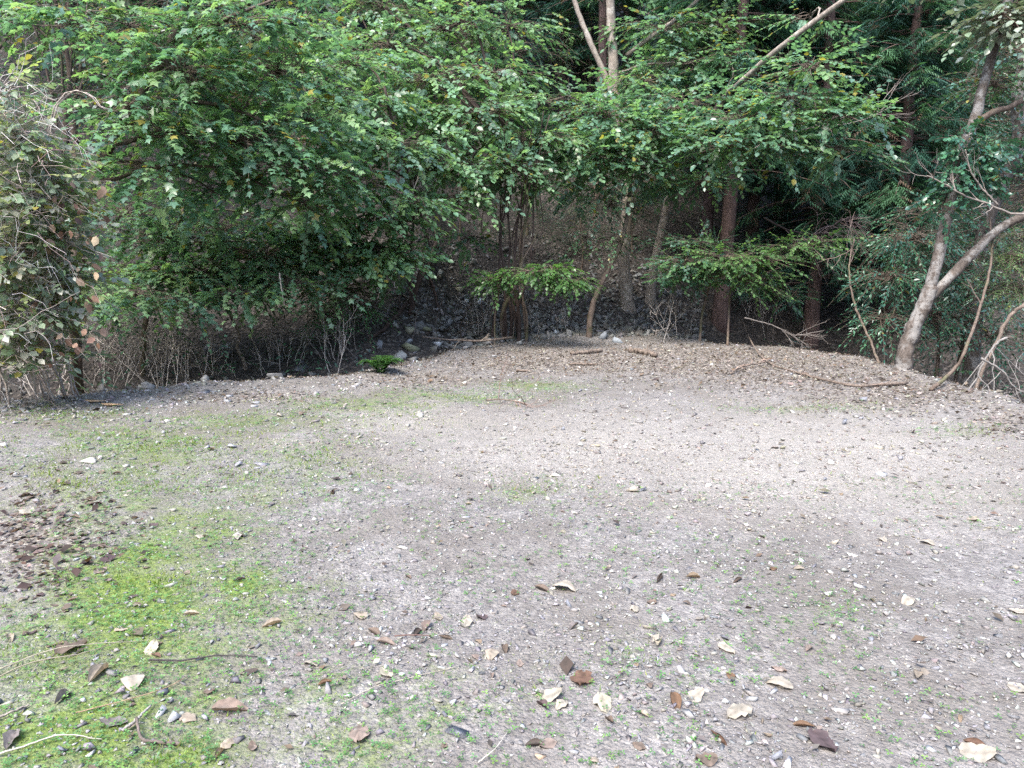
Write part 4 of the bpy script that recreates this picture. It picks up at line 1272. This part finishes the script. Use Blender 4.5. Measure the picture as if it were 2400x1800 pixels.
PF = [tuple(np.array(c) * .5) for c in P_HAZEL]  # hazel greens darkened, so the shade of the depth is in the leaf colour
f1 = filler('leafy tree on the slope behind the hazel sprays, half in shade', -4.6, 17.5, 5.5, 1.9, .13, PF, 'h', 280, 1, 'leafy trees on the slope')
f2 = filler('dark leafy tree on the slope above the low dark tree', -7.8, 15.8, 5.0, 1.9, .12, [tuple(np.array(c) * .7) for c in P_EVER], 'l', 300, 2, 'leafy trees on the slope')  # evergreen greens darkened as well, painting shade into the trees behind
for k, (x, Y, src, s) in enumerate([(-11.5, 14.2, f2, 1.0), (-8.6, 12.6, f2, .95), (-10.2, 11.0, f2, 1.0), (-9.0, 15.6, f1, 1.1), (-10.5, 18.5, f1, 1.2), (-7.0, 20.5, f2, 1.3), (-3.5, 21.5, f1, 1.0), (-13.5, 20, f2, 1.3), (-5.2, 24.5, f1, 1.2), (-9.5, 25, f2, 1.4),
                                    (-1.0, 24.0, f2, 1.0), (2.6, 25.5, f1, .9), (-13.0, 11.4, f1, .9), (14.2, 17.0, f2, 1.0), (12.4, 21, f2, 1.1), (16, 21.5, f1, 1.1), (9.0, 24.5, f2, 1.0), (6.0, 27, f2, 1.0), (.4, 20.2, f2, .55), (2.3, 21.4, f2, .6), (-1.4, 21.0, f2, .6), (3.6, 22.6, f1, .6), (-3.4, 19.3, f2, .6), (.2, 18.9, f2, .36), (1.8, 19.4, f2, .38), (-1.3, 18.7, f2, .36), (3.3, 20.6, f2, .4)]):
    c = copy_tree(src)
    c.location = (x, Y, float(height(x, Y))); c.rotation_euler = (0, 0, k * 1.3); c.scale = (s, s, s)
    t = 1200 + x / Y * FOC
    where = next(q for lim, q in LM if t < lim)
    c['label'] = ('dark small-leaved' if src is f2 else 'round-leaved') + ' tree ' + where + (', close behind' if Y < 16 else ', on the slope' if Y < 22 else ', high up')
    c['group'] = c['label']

# ---- undergrowth as one mass
rng = np.random.default_rng(71)
n = 5600
x = rng.uniform(-19, 24, n); y = rng.uniform(9, 34, n)
b = beyond(x, y)
px, py = project(np.c_[x, y, height(x, y)])
ok = (b > 1.2) & ~((px > 820) & (px < 1580) & (b < 4.6) & (rng.random(n) > .05)) & ~((px > 1560) & (px < 2030) & (b < 4.0) & (rng.random(n) > .1)) & (fnoise(x * .6, y * .6) > .34)
x, y = x[ok], y[ok]
cl = [(np.array([a, c, float(height(a, c)) + h]), np.array([.5, .4, .25 + h * .3]), 2) for a, c, h in zip(x, y, rng.uniform(.15, 1.5, len(x)))]
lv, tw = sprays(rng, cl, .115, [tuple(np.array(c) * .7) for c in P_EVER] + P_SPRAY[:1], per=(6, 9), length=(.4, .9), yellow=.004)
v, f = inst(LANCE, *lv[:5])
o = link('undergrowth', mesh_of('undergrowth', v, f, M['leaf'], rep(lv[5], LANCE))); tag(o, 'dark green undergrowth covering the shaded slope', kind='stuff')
pl = []
for k in range(220):                                  # bare brushwood on the slope
    X_ = rng.uniform(-14, 19); Y_ = rng.uniform(9, 22)
    if beyond(X_, Y_) < .7: continue
    branchy(rng, np.array([X_, Y_, float(height(X_, Y_)) - .03]), np.array([rng.normal(0, .6), rng.normal(0, .4), .8]), rng.uniform(.5, 1.6), rng.uniform(.004, .009), 1, pl, .6, -.1)
v, f = poly_mesh(pl, 3)
o = link('brushwood', mesh_of('brushwood', v, f, M['twig'], np.repeat(pick(rng, [(.12, .095, .082), (.17, .145, .13), (.08, .06, .055)], len(pl)), 21, 0))); tag(o, 'thin bare brushwood over the shaded slope', kind='stuff')

# fern
b = on_ground(893, 872) + np.array([0, -.02, -.06])
root = empty('fern', b, 'small bright green fern tucked under the boulders at the rim', 'fern')
rng = np.random.default_rng(81)
for k in range(16):
    a = rng.uniform(0, 6.28); L = rng.uniform(.32, .5)
    t = np.linspace(.08, 1, 12)
    ax = np.c_[np.cos(a) * L * t * .8, np.sin(a) * L * t * .5, L * (t * 1.7 - 1.25 * t * t)] + b
    T = unit(np.gradient(ax, axis=0)); sd_ = unit(np.cross(T, [0, 0, 1.0]))
    P = np.concatenate([ax, ax]); X = np.concatenate([sd_ + T * .5, -sd_ + T * .5])
    X, Y, Z = frame(X, np.tile([0, 0, 1.0], (24, 1)) + rng.normal(0, .1, (24, 3)))
    s = np.tile(.12 * np.sin(np.pi * np.clip(t * .9 + .1, 0, 1)) + .02, 2)
    v, f = inst(LANCE, P, X, Y, Z, s)
    part('frond', v, f, M['leaf'], root, rep(pick(rng, [(.038, .092, .03), (.05, .115, .035)], 24), LANCE))

# ================================================================== STONES
ROCK_COLS = [(.098, .10, .10), (.118, .12, .12), (.135, .134, .126), (.108, .10, .088), (.150, .152, .152), (.082, .085, .088)]
rng = np.random.default_rng(91)
_rm = {}


def rock_mesh(kind, ci, cols, mat, key):
    k = (key, kind, ci)
    if k not in _rm:
        V, F = (BOULD if key.startswith('b') else ROCKS)[kind]
        _rm[k] = mesh_of('stone', V, F, mat, np.array(cols[ci]))
    return _rm[k]


def put_stone(name, P, size, label, cat, group, cols, mat, key, rz=None, ci=None, kind=None, sc_=None, tilt=.3):
    nk = len(BOULD if key.startswith('b') else ROCKS)
    me = rock_mesh(int(rng.integers(nk)) if kind is None else kind, int(rng.integers(len(cols))) if ci is None else ci, cols, mat, key)
    o = link(name, me, None, P)
    o.rotation_euler = (rng.normal(0, tilt), rng.normal(0, tilt), rng.uniform(0, 6.28) if rz is None else rz)
    s3 = sc_ or (rng.uniform(.85, 1.2), rng.uniform(.8, 1.1), rng.uniform(.8, 1.15))
    o.scale = tuple(size * q for q in s3)
    return tag(o, label, cat, group)


BC = [(0.201, 0.201, 0.149), (0.160, 0.175, 0.191), (0.191, 0.212, 0.234), (0.212, 0.218, 0.212), (0.139, 0.149, 0.095), (0.404, 0.425, 0.446), (0.106, 0.111, 0.117)]
for px, py, wpx, ci, lab in [
    (963, 780, 46, 0, 'big upright greenish boulder at the left foot of the rubble'), (955, 803, 34, 2, 'bluish white-flecked rock just under the upright boulder'),
    (892, 813, 42, 1, 'wedge-shaped blue grey rock left of the upright boulder'), (934, 840, 50, 3, 'rounded grey boulder with a pale streak above the fern'),
    (965, 822, 46, 4, 'mossy yellow green boulder at the end of the pale branch'), (1024, 811, 40, 5, 'white-veined rock behind the pale level branch'),
    (1046, 762, 40, 1, 'grey block in the middle of the rubble'), (1095, 706, 26, 5, 'white stone high on the rubble'), (1123, 711, 26, 5, 'white stone close to the many-stemmed shrub, high on the rubble'),
    (1071, 738, 38, 6, 'dark rounded rock below the two white stones'), (1216, 808, 30, 3, 'grey stone at the foot of the many-stemmed shrub, on the rim'),
    (1411, 792, 44, 1, 'blue grey stone on the rim below the forked tree'), (1447, 803, 40, 2, 'flat pale grey stone on the rim right of the leaning mossy trunk'),
    (1471, 778, 44, 6, 'dark block under the foot of the forked tree'), (1303, 782, 26, 5, 'white-faced stone right of the many-stemmed shrub'),
    (1350, 769, 34, 6, 'dark rounded stone left of the leaning mossy trunk'), (1252, 778, 36, 6, 'dark angular block beside the stems of the many-stemmed shrub'),
    (926, 767, 34, 3, 'grey stone touched by the thick reddish root'), (1000, 775, 34, 4, 'mossy stone right of the upright boulder'),
    (518, 832, 70, 6, 'big dark slab behind the crooked sapling'), (705, 866, 34, 6, 'dark round rock in the hollow left of the fern'), (372, 885, 40, 6, 'dark rock behind the bare thicket'),
    (1030, 645, 34, 3, 'grey slab high up beside the reddish roots'), (1080, 680, 36, 0, 'broad greenish grey slab in the upper rubble')]:
    P = on_ground(px, py)
    put_stone('boulder', P + [0, 0, .02], px_m(wpx, P[1]) * .5, lab, 'boulder', None, BC, M['rock'], 'bould', ci=ci, sc_=(1, .85, 1.05))

pts = []
while len(pts) < 4600:
    y = rng.uniform(14, 23); x = rng.uniform(-.22, .26) * y
    b = float(beyond(x, y))
    if -.25 < b < 7.0 and rng.random() < 1.1 - b / 5.2: pts.append((x, y, float(height(x, y))))
while len(pts) < 5400:
    y = rng.uniform(8.5, 17); x = rng.uniform(-.78, .8) * y
    b = float(beyond(x, y))
    if .0 < b < 3: pts.append((x, y, float(height(x, y))))
pts = np.array(pts)
sz = np.clip(np.exp(rng.normal(math.log(.055), .5, len(pts))), .02, .17)
order = np.argsort(-sz / pts[:, 1])
for i in order[:250]:
    x, y, z = pts[i]
    t = x / y
    lab, grp = (('grey angular stone in the rubble bank between the fern and the many-stemmed shrub', 'rubble stones left of the many-stemmed shrub') if -.22 < t < 0 else
                ('dark angular stone in the shaded rubble right of the many-stemmed shrub', 'rubble stones right of the many-stemmed shrub') if 0 <= t < .27 else
                ('dark stone in the hollow behind the bare thicket', 'stones in the left hollow') if t < 0 else ('dark stone in the hollow below the cedars', 'stones in the right hollow'))
    tone = int(rng.integers(6)); bb = float(beyond(x, y))
    word = ('dark grey', 'grey', 'light grey', 'brownish grey', 'pale', 'blackish')[tone]
    lab = word + ' stone ' + lab.split(' stone ', 1)[1].replace('between the fern and', 'left of') + (', at its foot' if bb < .7 else ', half way up' if bb < 2.5 else ', high up')
    lab = lab.replace(' in the rubble bank', ' in rubble').replace(' in the shaded rubble', ' in rubble')
    put_stone('rubble_stone', (x, y, z + sz[i] * .15), sz[i], lab, 'stone', lab, ROCK_COLS, M['rock'], 'rub', tilt=.6, ci=tone)
rest = order[250:]
jn = []
kk = rng.integers(0, len(ROCKS), len(rest))
for k in range(len(ROCKS)):
    q = rest[kk == k]
    X, Y, Z = lying(rng, len(q), .6)
    v, f = inst(ROCKS[k], pts[q] + np.c_[np.zeros((len(q), 2)), sz[q] * .1], X, Y, Z, sz[q])
    jn.append((v, f, rep(pick(rng, ROCK_COLS, len(q), .12), ROCKS[k])))
v, f, c = join(jn)
o = link('rubble', mesh_of('rubble', v, f, M['rock'], c)); tag(o, 'small broken grey rubble between the larger stones of the bank', kind='stuff')

# loose stones on the clearing
SC = [(.25, .258, .27), (.31, .295, .275), (.20, .20, .225), (.27, .245, .20), (.40, .385, .355), (.15, .158, .18), (.34, .25, .175)]
b = on_ground(205, 944)
for px, py, w_, lab, rz in ((222, 945, 44, 'ochre flat stone, the smaller piece of a broken pair at the left of the rim', .35), (262, 953, 58, 'ochre flat stone, the larger piece of a broken pair at the left of the rim', -.2)):
    P = on_ground(px, py)
    put_stone('flat_stone', P + [0, 0, .04], px_m(w_, P[1]) * .5, lab, 'stone', None, [(.40, .28, .17)], M['stone'], 'ochre', rz=rz, kind=3, sc_=(1.05, .6, .75), tilt=.12)
for px, py, w_, ci, lab in [
    (14, 956, 30, 5, 'dark grey stone at the left edge below the tangled shrub'), (66, 968, 50, 0, 'long bluish flat stone at the left edge'), (116, 984, 34, 2, 'blue grey slab right of the long bluish stone'),
    (38, 993, 18, 2, 'small slate blue stone at the left edge'), (390, 990, 32, 1, 'pale stone on the green strip at the left'), (600, 947, 26, 0, 'light grey stone on the brown litter in front of the crooked sapling'),
    (533, 942, 24, 0, 'grey stone left of the light one in front of the crooked sapling'), (480, 922, 40, 2, 'grey flat rock set in the rim left of the crooked sapling'), (540, 932, 22, 0, 'small bluish stone behind the pair in front of the crooked sapling'),
    (840, 902, 26, 1, 'pale stone on the rim in front of the fern'), (1027, 894, 24, 4, 'whitish stone on the litter below the pale level branch'), (1089, 901, 18, 4, 'small whitish stone right of the whitish one on the litter'),
    (913, 1146, 32, 6, 'flat salmon-coloured stone in the middle of the gravel'), (1420, 1530, 0, 4, ''), (1075, 1728, 66, 5, 'long flat blue grey stone near the bottom edge'), (941, 1763, 0, 5, ''),
    (866, 1535, 30, 0, 'light grey angular stone right of the pale crumpled leaf'), (1850, 812, 22, 4, 'pale stone on the far rim, left one of two'), (1885, 814, 30, 4, 'pale flat stone on the far rim, right one of two'),
    (1950, 1508, 24, 1, 'broken pale stone with dark gaps in the right gravel'), (1265, 1784, 40, 6, 'smooth tan pebble standing at the bottom edge'), (1860, 1330, 0, 1, ''), (404, 1688, 44, 0, 'pale grey stone near the pale squarish leaf'),
    (478, 1690, 34, 2, 'long grey stone right of the pale squarish leaf'), (146, 1776, 34, 5, 'dark round stone at the bottom left'), (310, 1780, 40, 2, 'slate grey flake at the bottom left'), (1165, 1040, 28, 0, ''),
    (1255, 1125, 26, 1, 'flat pale stone in the middle of the bright gravel'), (1710, 1166, 24, 4, 'pale stone on the bright gravel, right of the middle'), (545, 1050, 34, 0, 'long pale grey stone on the left gravel')]:
    if not lab or not w_: continue
    P = on_ground(px, py)
    put_stone('stone', P + [0, 0, .008], px_m(w_, P[1]) * .52, lab, 'stone', None, SC, M['stone'], 'sp', ci=ci, kind=3 if 'flat' in lab or 'slab' in lab or 'flake' in lab else None, tilt=.15)
x, y = scatter_front(rng, 230, 2.0, 15.5, 1.35)
for xx, yy in zip(x, y):
    if beyond(xx, yy) > -.1: continue
    z = float(height(xx, yy))
    near, left = yy < 5, xx / yy < -.2
    s = float(np.clip(np.exp(rng.normal(math.log(.020 if near else .036), .35)), .012, .075))
    tone = int(rng.integers(6)); flat = int(rng.integers(len(ROCKS)))
    lab, grp = (('small grey stone loose in the mossy left foreground', 'stones of the left foreground') if near and left else
                ('small pale stone loose on the foreground gravel', 'stones of the foreground gravel') if near else
                ('small stone on the green left side of the clearing', 'stones of the left side') if left else ('small pale stone on the bright far gravel', 'stones of the far gravel'))
    word = ('bluish', 'beige', 'slate', 'tan', 'whitish', 'dark')[tone] + (' flat' if flat in (3, 6) else ' angular')
    lab = 'small ' + word + ' stone ' + lab.split(' stone ', 1)[1] + (', in the middle' if abs(xx / yy) < .2 else ', to the right' if xx > 0 else ', to the left')
    put_stone('stone', (xx, yy, z + s * .2), s, lab, 'stone', lab, SC[:6], M['stone'], 'sp', tilt=.2, ci=tone, kind=flat)

# ================================================================== FALLEN LEAVES
LC = dict(pale=(.27, .23, .19), white=(.31, .28, .24), brown=(.14, .108, .09), dark=(.07, .056, .05), grey=(.17, .15, .148), red=(.115, .07, .052),
          orange=(.145, .09, .058), tan=(.22, .17, .125), pink=(.215, .17, .15), purple=(.09, .066, .07), cream=(.36, .33, .265))
_fl = {}


def fallen_mesh(form, colour, seed):
    k = (form, colour, seed % 3)
    if k in _fl: return _fl[k]
    rg = np.random.default_rng(seed % 3 * 7 + len(form))
    nu, nv = 8, 5
    u = np.linspace(0, 1, nu)[:, None]; v = np.linspace(-1, 1, nv)[None]
    wd = .36 * np.sin(np.pi * np.clip(u * .93 + .04, 0, 1)) ** .75 * (1.12 - .35 * u)
    if form == 'maple': wd = wd * (1 + .55 * np.abs(np.sin(u * 9.5)))
    x = u - .5 + 0 * v; y = wd * v * (1 + rg.normal(0, .09, (nu, nv)))
    z = .02 * np.cos(u * 22 + np.abs(v) * 3) + .05 * np.abs(v)
    if form == 'curl':
        a = v * 1.9; y = wd * np.sin(a) * .62; z = wd * (1 - np.cos(a)) * .7 + .05 * np.sin(u * 4)
    elif form == 'roll':
        a = v * 2.7; y = wd * np.sin(a) * .42; z = wd * (1 - np.cos(a)) * .5
        x = x + .08 * v
    elif form == 'fold':
        y = y * .62; z = z + np.abs(v) * wd * .95
    elif form == 'arch':
        z = z + .30 * np.sin(np.pi * u) - .10 * np.abs(v)
    elif form == 'crumple':
        z = z + rg.normal(0, .075, (nu, nv)) + .16 * np.sin(np.pi * u) * np.cos(v * 1.4) ; y = y * .85
        x = x + rg.normal(0, .03, (nu, nv))
    elif form == 'bent':
        z = z + .55 * np.maximum(u - .55, 0) + .06 * v; 
    elif form == 'maple':
        z = z + .12 * np.cos(u * 6) * v ** 2 + rg.normal(0, .03, (nu, nv))
    z = z - z.min()
    V = np.stack([x + 0 * z, y + 0 * z, z + 0 * x], -1).reshape(-1, 3)
    F = np.array([[i * nv + j, (i + 1) * nv + j, (i + 1) * nv + j + 1, i * nv + j + 1] for i in range(nu - 1) for j in range(nv - 1)])
    # stalk
    c = np.array(LC[colour])
    col = np.tile(c, (len(V), 1)).reshape(nu, nv, 3) * (1 + .16 * np.cos(u * 22 + np.abs(v) * 3))[..., None] * rg.uniform(.82, 1.14, (nu, nv, 1))
    col[:, nv // 2] *= .72
    _fl[k] = mesh_of('fallen_leaf', V, F, M['dry'], np.clip(col.reshape(-1, 3), 0, .8), True)
    return _fl[k]


rng = np.random.default_rng(123)


FW = dict(fold='folded', curl='curled', bent='bent', arch='arched', crumple='crumpled', maple='lobed', roll='rolled-up')
CW = dict(brown='brown', dark='blackish', purple='purplish', grey='grey brown', tan='tan', pink='pinkish', red='red brown', pale='pale', white='white', cream='cream', orange='orange')


def fallen(px, py, ln, form, colour, label, group=None, rz=None, P=None, s=None):
    if P is None:
        P = on_ground(px, py)
        s = ln / FOC * math.hypot(P[1], EYE) * 1.06
    if label is None:
        if group == 'drift':
            where = 'at the near edge of the dark leaf drift' if py > 1340 else 'at the far edge of the dark leaf drift' if py < 1200 else 'at the left edge inside the dark leaf drift' if px < 100 else 'in the right half of the dark leaf drift'
        else:
            where = 'on the left foreground' if P[1] < 4.5 and P[0] < -.5 else 'on the right foreground' if P[1] < 4.5 and P[0] > .8 else 'on the middle foreground' if P[1] < 4.5 else 'on the left of the clearing' if P[0] < -1.2 else 'on the right of the clearing' if P[0] > 1.8 else 'in the middle of the clearing'
        label = ('small ' if group != 'drift' else '') + FW[form] + ' ' + CW[colour] + ' withered leaf ' + where
        group = label.replace('leaf', 'leaves', 1)
    o = link('fallen_leaf', fallen_mesh(form, colour, int(rng.integers(3))), None, P + np.array([0, 0, .003]))
    o.rotation_euler = (rng.normal(0, .13), rng.normal(0, .13), rng.uniform(0, 6.28) if rz is None else rz)
    s *= .9
    o.scale = (s, s * rng.uniform(.8, 1.15), s * rng.uniform(.5, .85))
    return tag(o, label, 'fallen leaf', group)


for a in [
    (168, 1529, 78, 'crumple', 'brown', 'big crumpled pinkish brown leaf on the moss at the left'), (312, 1615, 62, 'arch', 'white', 'whitish ribbed leaf standing on the moss, left foreground'),
    (232, 1588, 70, 'curl', 'pale', 'long pale curled leaf left of the whitish ribbed leaf'), (266, 1696, 60, 'bent', 'grey', 'smooth grey pink leaf tilted up on the moss'),
    (540, 1683, 80, 'fold', 'pink', 'wide pinkish brown folded leaf between moss and gravel'), (444, 1694, 46, 'crumple', 'pale', 'pale squarish crumpled leaf left of the wide folded one'),
    (28, 1747, 66, 'fold', 'grey', 'grey brown folded leaf in the bottom left corner'), (638, 1472, 44, 'fold', 'pale', 'pale striped folded leaf on the gravel right of the moss'),
    (449, 1446, 34, 'fold', 'pale', 'small pale leaf on the moss near its right edge'), (284, 1482, 30, 'crumple', 'pale', 'little pale crumpled leaf above the skeleton leaf'),
    (357, 1526, 52, 'crumple', 'cream', 'pale skeleton leaf right of the big crumpled brown one'), (366, 1548, 30, 'fold', 'red', 'small red brown folded leaf under the skeleton leaf'),
    (729, 1562, 40, 'arch', 'white', 'bright white humped leaf in the middle left foreground'), (764, 1612, 34, 'curl', 'orange', 'upright orange brown curled leaf below the white humped one'),
    (588, 1582, 34, 'bent', 'dark', 'slate dark leaf on the gravel right of the whitish ribbed leaf'), (469, 1264, 26, 'arch', 'white', 'small white leaf on the green left side'),
    (62, 1208, 54, 'crumple', 'white', 'white crumpled leaf on top of the dark leaf drift at the left edge'), (236, 1341, 30, 'bent', 'pink', 'pinkish bent leaf at the right edge of the dark leaf drift'),
    (24, 1506, 44, 'curl', 'pale', 'pale curled leaf at the left edge beside the moss'), (780, 1158, 34, 'roll', 'red', 'upright red brown rolled leaf on the left gravel'),
    (439, 1353, 22, 'bent', 'pink', 'tiny pink leaf in the middle of the moss patch'), (146, 1652, 52, 'fold', 'grey', 'grey brown leaf lying in the moss above the grey pink one'),
    (564, 1364, 28, 'fold', 'dark', 'dark folded leaf at the right edge of the moss patch'), (537, 1752, 44, 'crumple', 'pale', 'pale papery leaf near the bottom edge at the left'),
    (514, 1784, 36, 'curl', 'tan', 'tan curled leaf at the very bottom, left of the middle'), (1323, 1388, 62, 'arch', 'white', 'whitish humped leaf in the middle of the gravel, right one of a pair'),
    (1271, 1389, 44, 'curl', 'brown', 'brown curled leaf in the middle of the gravel, left one of a pair'), (843, 1454, 42, 'arch', 'pale', 'pale ribbed leaf left of the group of curled leaves'),
    (1001, 1472, 44, 'fold', 'pink', 'pinkish folded leaf standing in the group of curled leaves'), (1027, 1457, 36, 'bent', 'pale', 'pale leaf at the back of the group of curled leaves'),
    (1094, 1468, 52, 'crumple', 'white', 'white ragged leaf right of the group of curled leaves'), (876, 1490, 40, 'curl', 'brown', 'brown curled leaf below the pale ribbed leaf'),
    (905, 1513, 46, 'curl', 'pink', 'pinkish brown curled leaf in front of the group'), (1129, 1451, 30, 'maple', 'purple', 'dark purple leaf right of the white ragged one'),
    (1044, 1496, 32, 'roll', 'brown', 'brown rolled leaf in front of the standing pinkish one'), (978, 1494, 40, 'curl', 'dark', 'dark curled leaf in the group of curled leaves'),
    (1152, 1539, 46, 'arch', 'pale', 'pale pink humped leaf below the white ragged one'), (1184, 1529, 36, 'curl', 'brown', 'brown curled leaf touching the pale pink humped one'),
    (904, 1590, 42, 'bent', 'cream', 'cream flat leaf on the gravel left of the middle'), (1364, 1606, 54, 'maple', 'red', 'torn red brown leaf right of the middle foreground'),
    (1288, 1640, 60, 'bent', 'white', 'large white leaf raised at one side, foreground middle'), (1270, 1660, 42, 'fold', 'purple', 'grey purple leaf tucked under the large white one'),
    (1316, 1662, 36, 'arch', 'white', 'small white leaf right of the large raised white one'), (1412, 1654, 62, 'crumple', 'cream', 'ragged cream leaf skeleton in the foreground'),
    (1284, 1749, 44, 'bent', 'pink', 'pinkish white leaf near the bottom edge in the middle'), (1252, 1766, 40, 'curl', 'dark', 'dark curled leaf beside the tan pebble at the bottom edge'),
    (1428, 1695, 36, 'fold', 'brown', 'brown folded leaf below the ragged cream one'), (1542, 1510, 54, 'curl', 'cream', 'cream ring-shaped curled leaf in the right foreground'),
    (1582, 1662, 56, 'curl', 'orange', 'curled leaf with an orange edge left of the white pair'), (1628, 1650, 54, 'bent', 'white', 'white leaf bent over the orange-edged curled one'),
    (1487, 1437, 34, 'crumple', 'white', 'white leaf on the gravel above the ring-shaped one'), (1346, 1479, 40, 'fold', 'grey', 'grey brown leaf on the gravel between the white ones'),
    (1545, 1362, 44, 'roll', 'brown', 'brown rolled leaf with a stalk in the right middle gravel'), (1206, 1397, 24, 'maple', 'red', 'small wine red leaf left of the middle pair'),
    (843, 1734, 74, 'crumple', 'pink', 'broad decayed pink leaf near the bottom edge, left of the middle'), (1624, 1355, 36, 'fold', 'tan', 'tan folded leaf alone on the right middle gravel'),
    (1872, 1338, 24, 'arch', 'pale', 'small pale leaf on the right gravel right of the brown one'), (1810, 1338, 20, 'maple', 'orange', 'small orange brown leaf on the right middle gravel'),
    (1728, 1370, 30, 'roll', 'brown', 'thin brown rolled leaf with a stalk, right middle gravel'), (2173, 1276, 36, 'arch', 'white', 'whitish arched leaf far on the right gravel'),
    (2280, 1224, 34, 'bent', 'pale', 'pale tilted leaf casting a dark shade near the right edge'), (2067, 1273, 26, 'arch', 'white', 'white leaf left of the whitish arched one'),
    (2128, 1418, 44, 'arch', 'white', 'white oval leaf on the right gravel'), (2384, 1437, 40, 'bent', 'white', 'white leaf cut by the right edge, upper one'),
    (1702, 1533, 48, 'crumple', 'white', 'white crumpled leaf right of the ring-shaped one'), (1824, 1614, 64, 'arch', 'white', 'large round white leaf in the right foreground'),
    (1732, 1686, 74, 'crumple', 'white', 'largest whitish crumpled leaf in the right foreground'), (2150, 1598, 46, 'curl', 'pale', 'pale curled leaf with an orange edge at the far right foreground'),
    (2388, 1624, 48, 'bent', 'white', 'white leaf cut by the right edge, lower one'), (1882, 1721, 46, 'curl', 'orange', 'shiny orange brown curled leaf touching the torn purple one'),
    (1929, 1751, 78, 'maple', 'purple', 'torn dark purple leaf near the bottom right'), (1684, 1732, 46, 'roll', 'red', 'thin red brown rolled leaf below the largest whitish one'),
    (2282, 1763, 48, 'curl', 'red', 'red brown curled leaf behind the long white one'), (2288, 1788, 70, 'bent', 'white', 'long white leaf in the bottom right corner'),
    (1655, 1789, 50, 'maple', 'brown', 'pointed brown lobed leaf at the bottom edge right of the middle'), (1896, 1531, 32, 'fold', 'pink', 'reddish pink folded leaf in the right foreground'),
    (1826, 1574, 34, 'crumple', 'pink', 'pinkish crumpled leaf behind the large round white one'), (1711, 1596, 20, 'maple', 'orange', 'tiny orange red leaf left of the large round white one'),
    (495, 1056, 24, 'fold', 'brown', 'brown folded leaf far on the left gravel'), (708, 972, 22, 'arch', 'brown', 'brown arched leaf on the gravel before the green strip'), (780, 1032, 18, 'fold', 'dark', ''),
    (2140, 1015, 24, 'fold', 'dark', 'dark leaf on the bright gravel near the right end')]:
    if a[5]: fallen(*a)
# the others: small ones on the gravel and the drift at the left
cols_d = ['brown', 'dark', 'purple', 'brown', 'dark', 'brown', 'grey', 'brown']
n = 0
while n < 120:
    px, py = rng.normal(110, 120), rng.normal(1275, 105)
    if not (0 < px < 420 and 1080 < py < 1520): continue
    n += 1
    fallen(px, py, rng.uniform(14, 27), ['fold', 'curl', 'bent', 'arch', 'crumple', 'maple'][rng.integers(6)], cols_d[rng.integers(8)], None, 'drift')
for k in range(105):
    y = 2.05 + 7.5 * rng.random() ** 1.4; x = rng.uniform(-.7, .7) * y
    P = np.array([x, y, float(height(x, y))])
    fallen(0, 0, 0, ['fold', 'curl', 'bent', 'arch', 'crumple', 'roll', 'maple'][rng.integers(7)], ['brown', 'tan', 'pink', 'tan', 'pale', 'pale', 'brown', 'grey'][rng.integers(8)],
           None, 'scatter', P=P, s=rng.uniform(.025, .055))

# sticks and straws of the foreground
def stick(name, label, cat, pts, r0, r1, col, seed):
    rg = np.random.default_rng(seed)
    P = [on_ground(px, py) + np.array([0, 0, h]) for px, py, h in pts]
    v, f, _p = limb_mesh(rg, P, r0, r1, 22, 6, jit=r0 * .25)
    o = link(name, mesh_of(name, v - P[0], f, M['twig'], np.array(col), True), None, P[0])
    return tag(o, label, cat)


for k, a in enumerate([
    ('straw', 'thick whitish straw in the bottom left corner', 'straw', [(-40, 1806, .01), (60, 1780, .02), (150, 1750, .025), (240, 1744, .01)], .0035, .0016, (.32, .30, .25)),
    ('straw', 'long dry straw slanting over the moss at the left, upper one', 'straw', [(-30, 1594, .02), (100, 1570, .05), (190, 1543, .05), (340, 1508, .01)], .003, .0015, (.21, .19, .145)),
    ('straw', 'long dry straw slanting over the moss at the left, lower one', 'straw', [(-30, 1612, .02), (80, 1588, .04), (200, 1552, .04), (300, 1520, .02)], .003, .0015, (.19, .17, .125)),
    ('straw', 'thin dark straw crossing the moss toward the gravel', 'straw', [(180, 1690, .01), (280, 1662, .02), (380, 1630, .015), (440, 1602, .01)], .0022, .0015, (.22, .15, .10)),
    ('stick', 'straight black twig lying level between moss and gravel', 'stick', [(350, 1561, .012), (430, 1557, .015), (520, 1555, .012), (604, 1552, .008)], .0045, .002, (.035, .03, .03)),
    ('stick', 'thick brown bent stick near the bottom left', 'stick', [(322, 1706, .03), (334, 1745, .02), (370, 1755, .015), (425, 1768, .01)], .0045, .007, (.10, .08, .068)),
    ('stick', 'grey stick on the moss left of the bent brown one', 'stick', [(288, 1725, .01), (320, 1705, .02), (356, 1680, .015)], .0055, .004, (.24, .22, .20)),
    ('stick', 'grey twig curving at the left edge on the moss', 'stick', [(-20, 1705, .01), (30, 1690, .015), (70, 1662, .01)], .005, .003, (.22, .19, .16)),
    ('straw', 'fine pale straw across the gravel left of the middle', 'straw', [(800, 1662, .01), (880, 1632, .015), (940, 1604, .01), (1070, 1576, .01)], .002, .0012, (.30, .27, .22)),
    ('straw', 'fine pale straw near the bottom edge in the middle', 'straw', [(1120, 1802, .01), (1160, 1775, .02), (1190, 1742, .012)], .0025, .0015, (.32, .30, .26)),
    ('stick', 'thin black twig near the right bottom edge of the leaves', 'stick', [(925, 1503, .012), (960, 1503, .015), (1010, 1500, .01)], .003, .002, (.10, .06, .05))]):
    stick(*a, seed=500 + k)
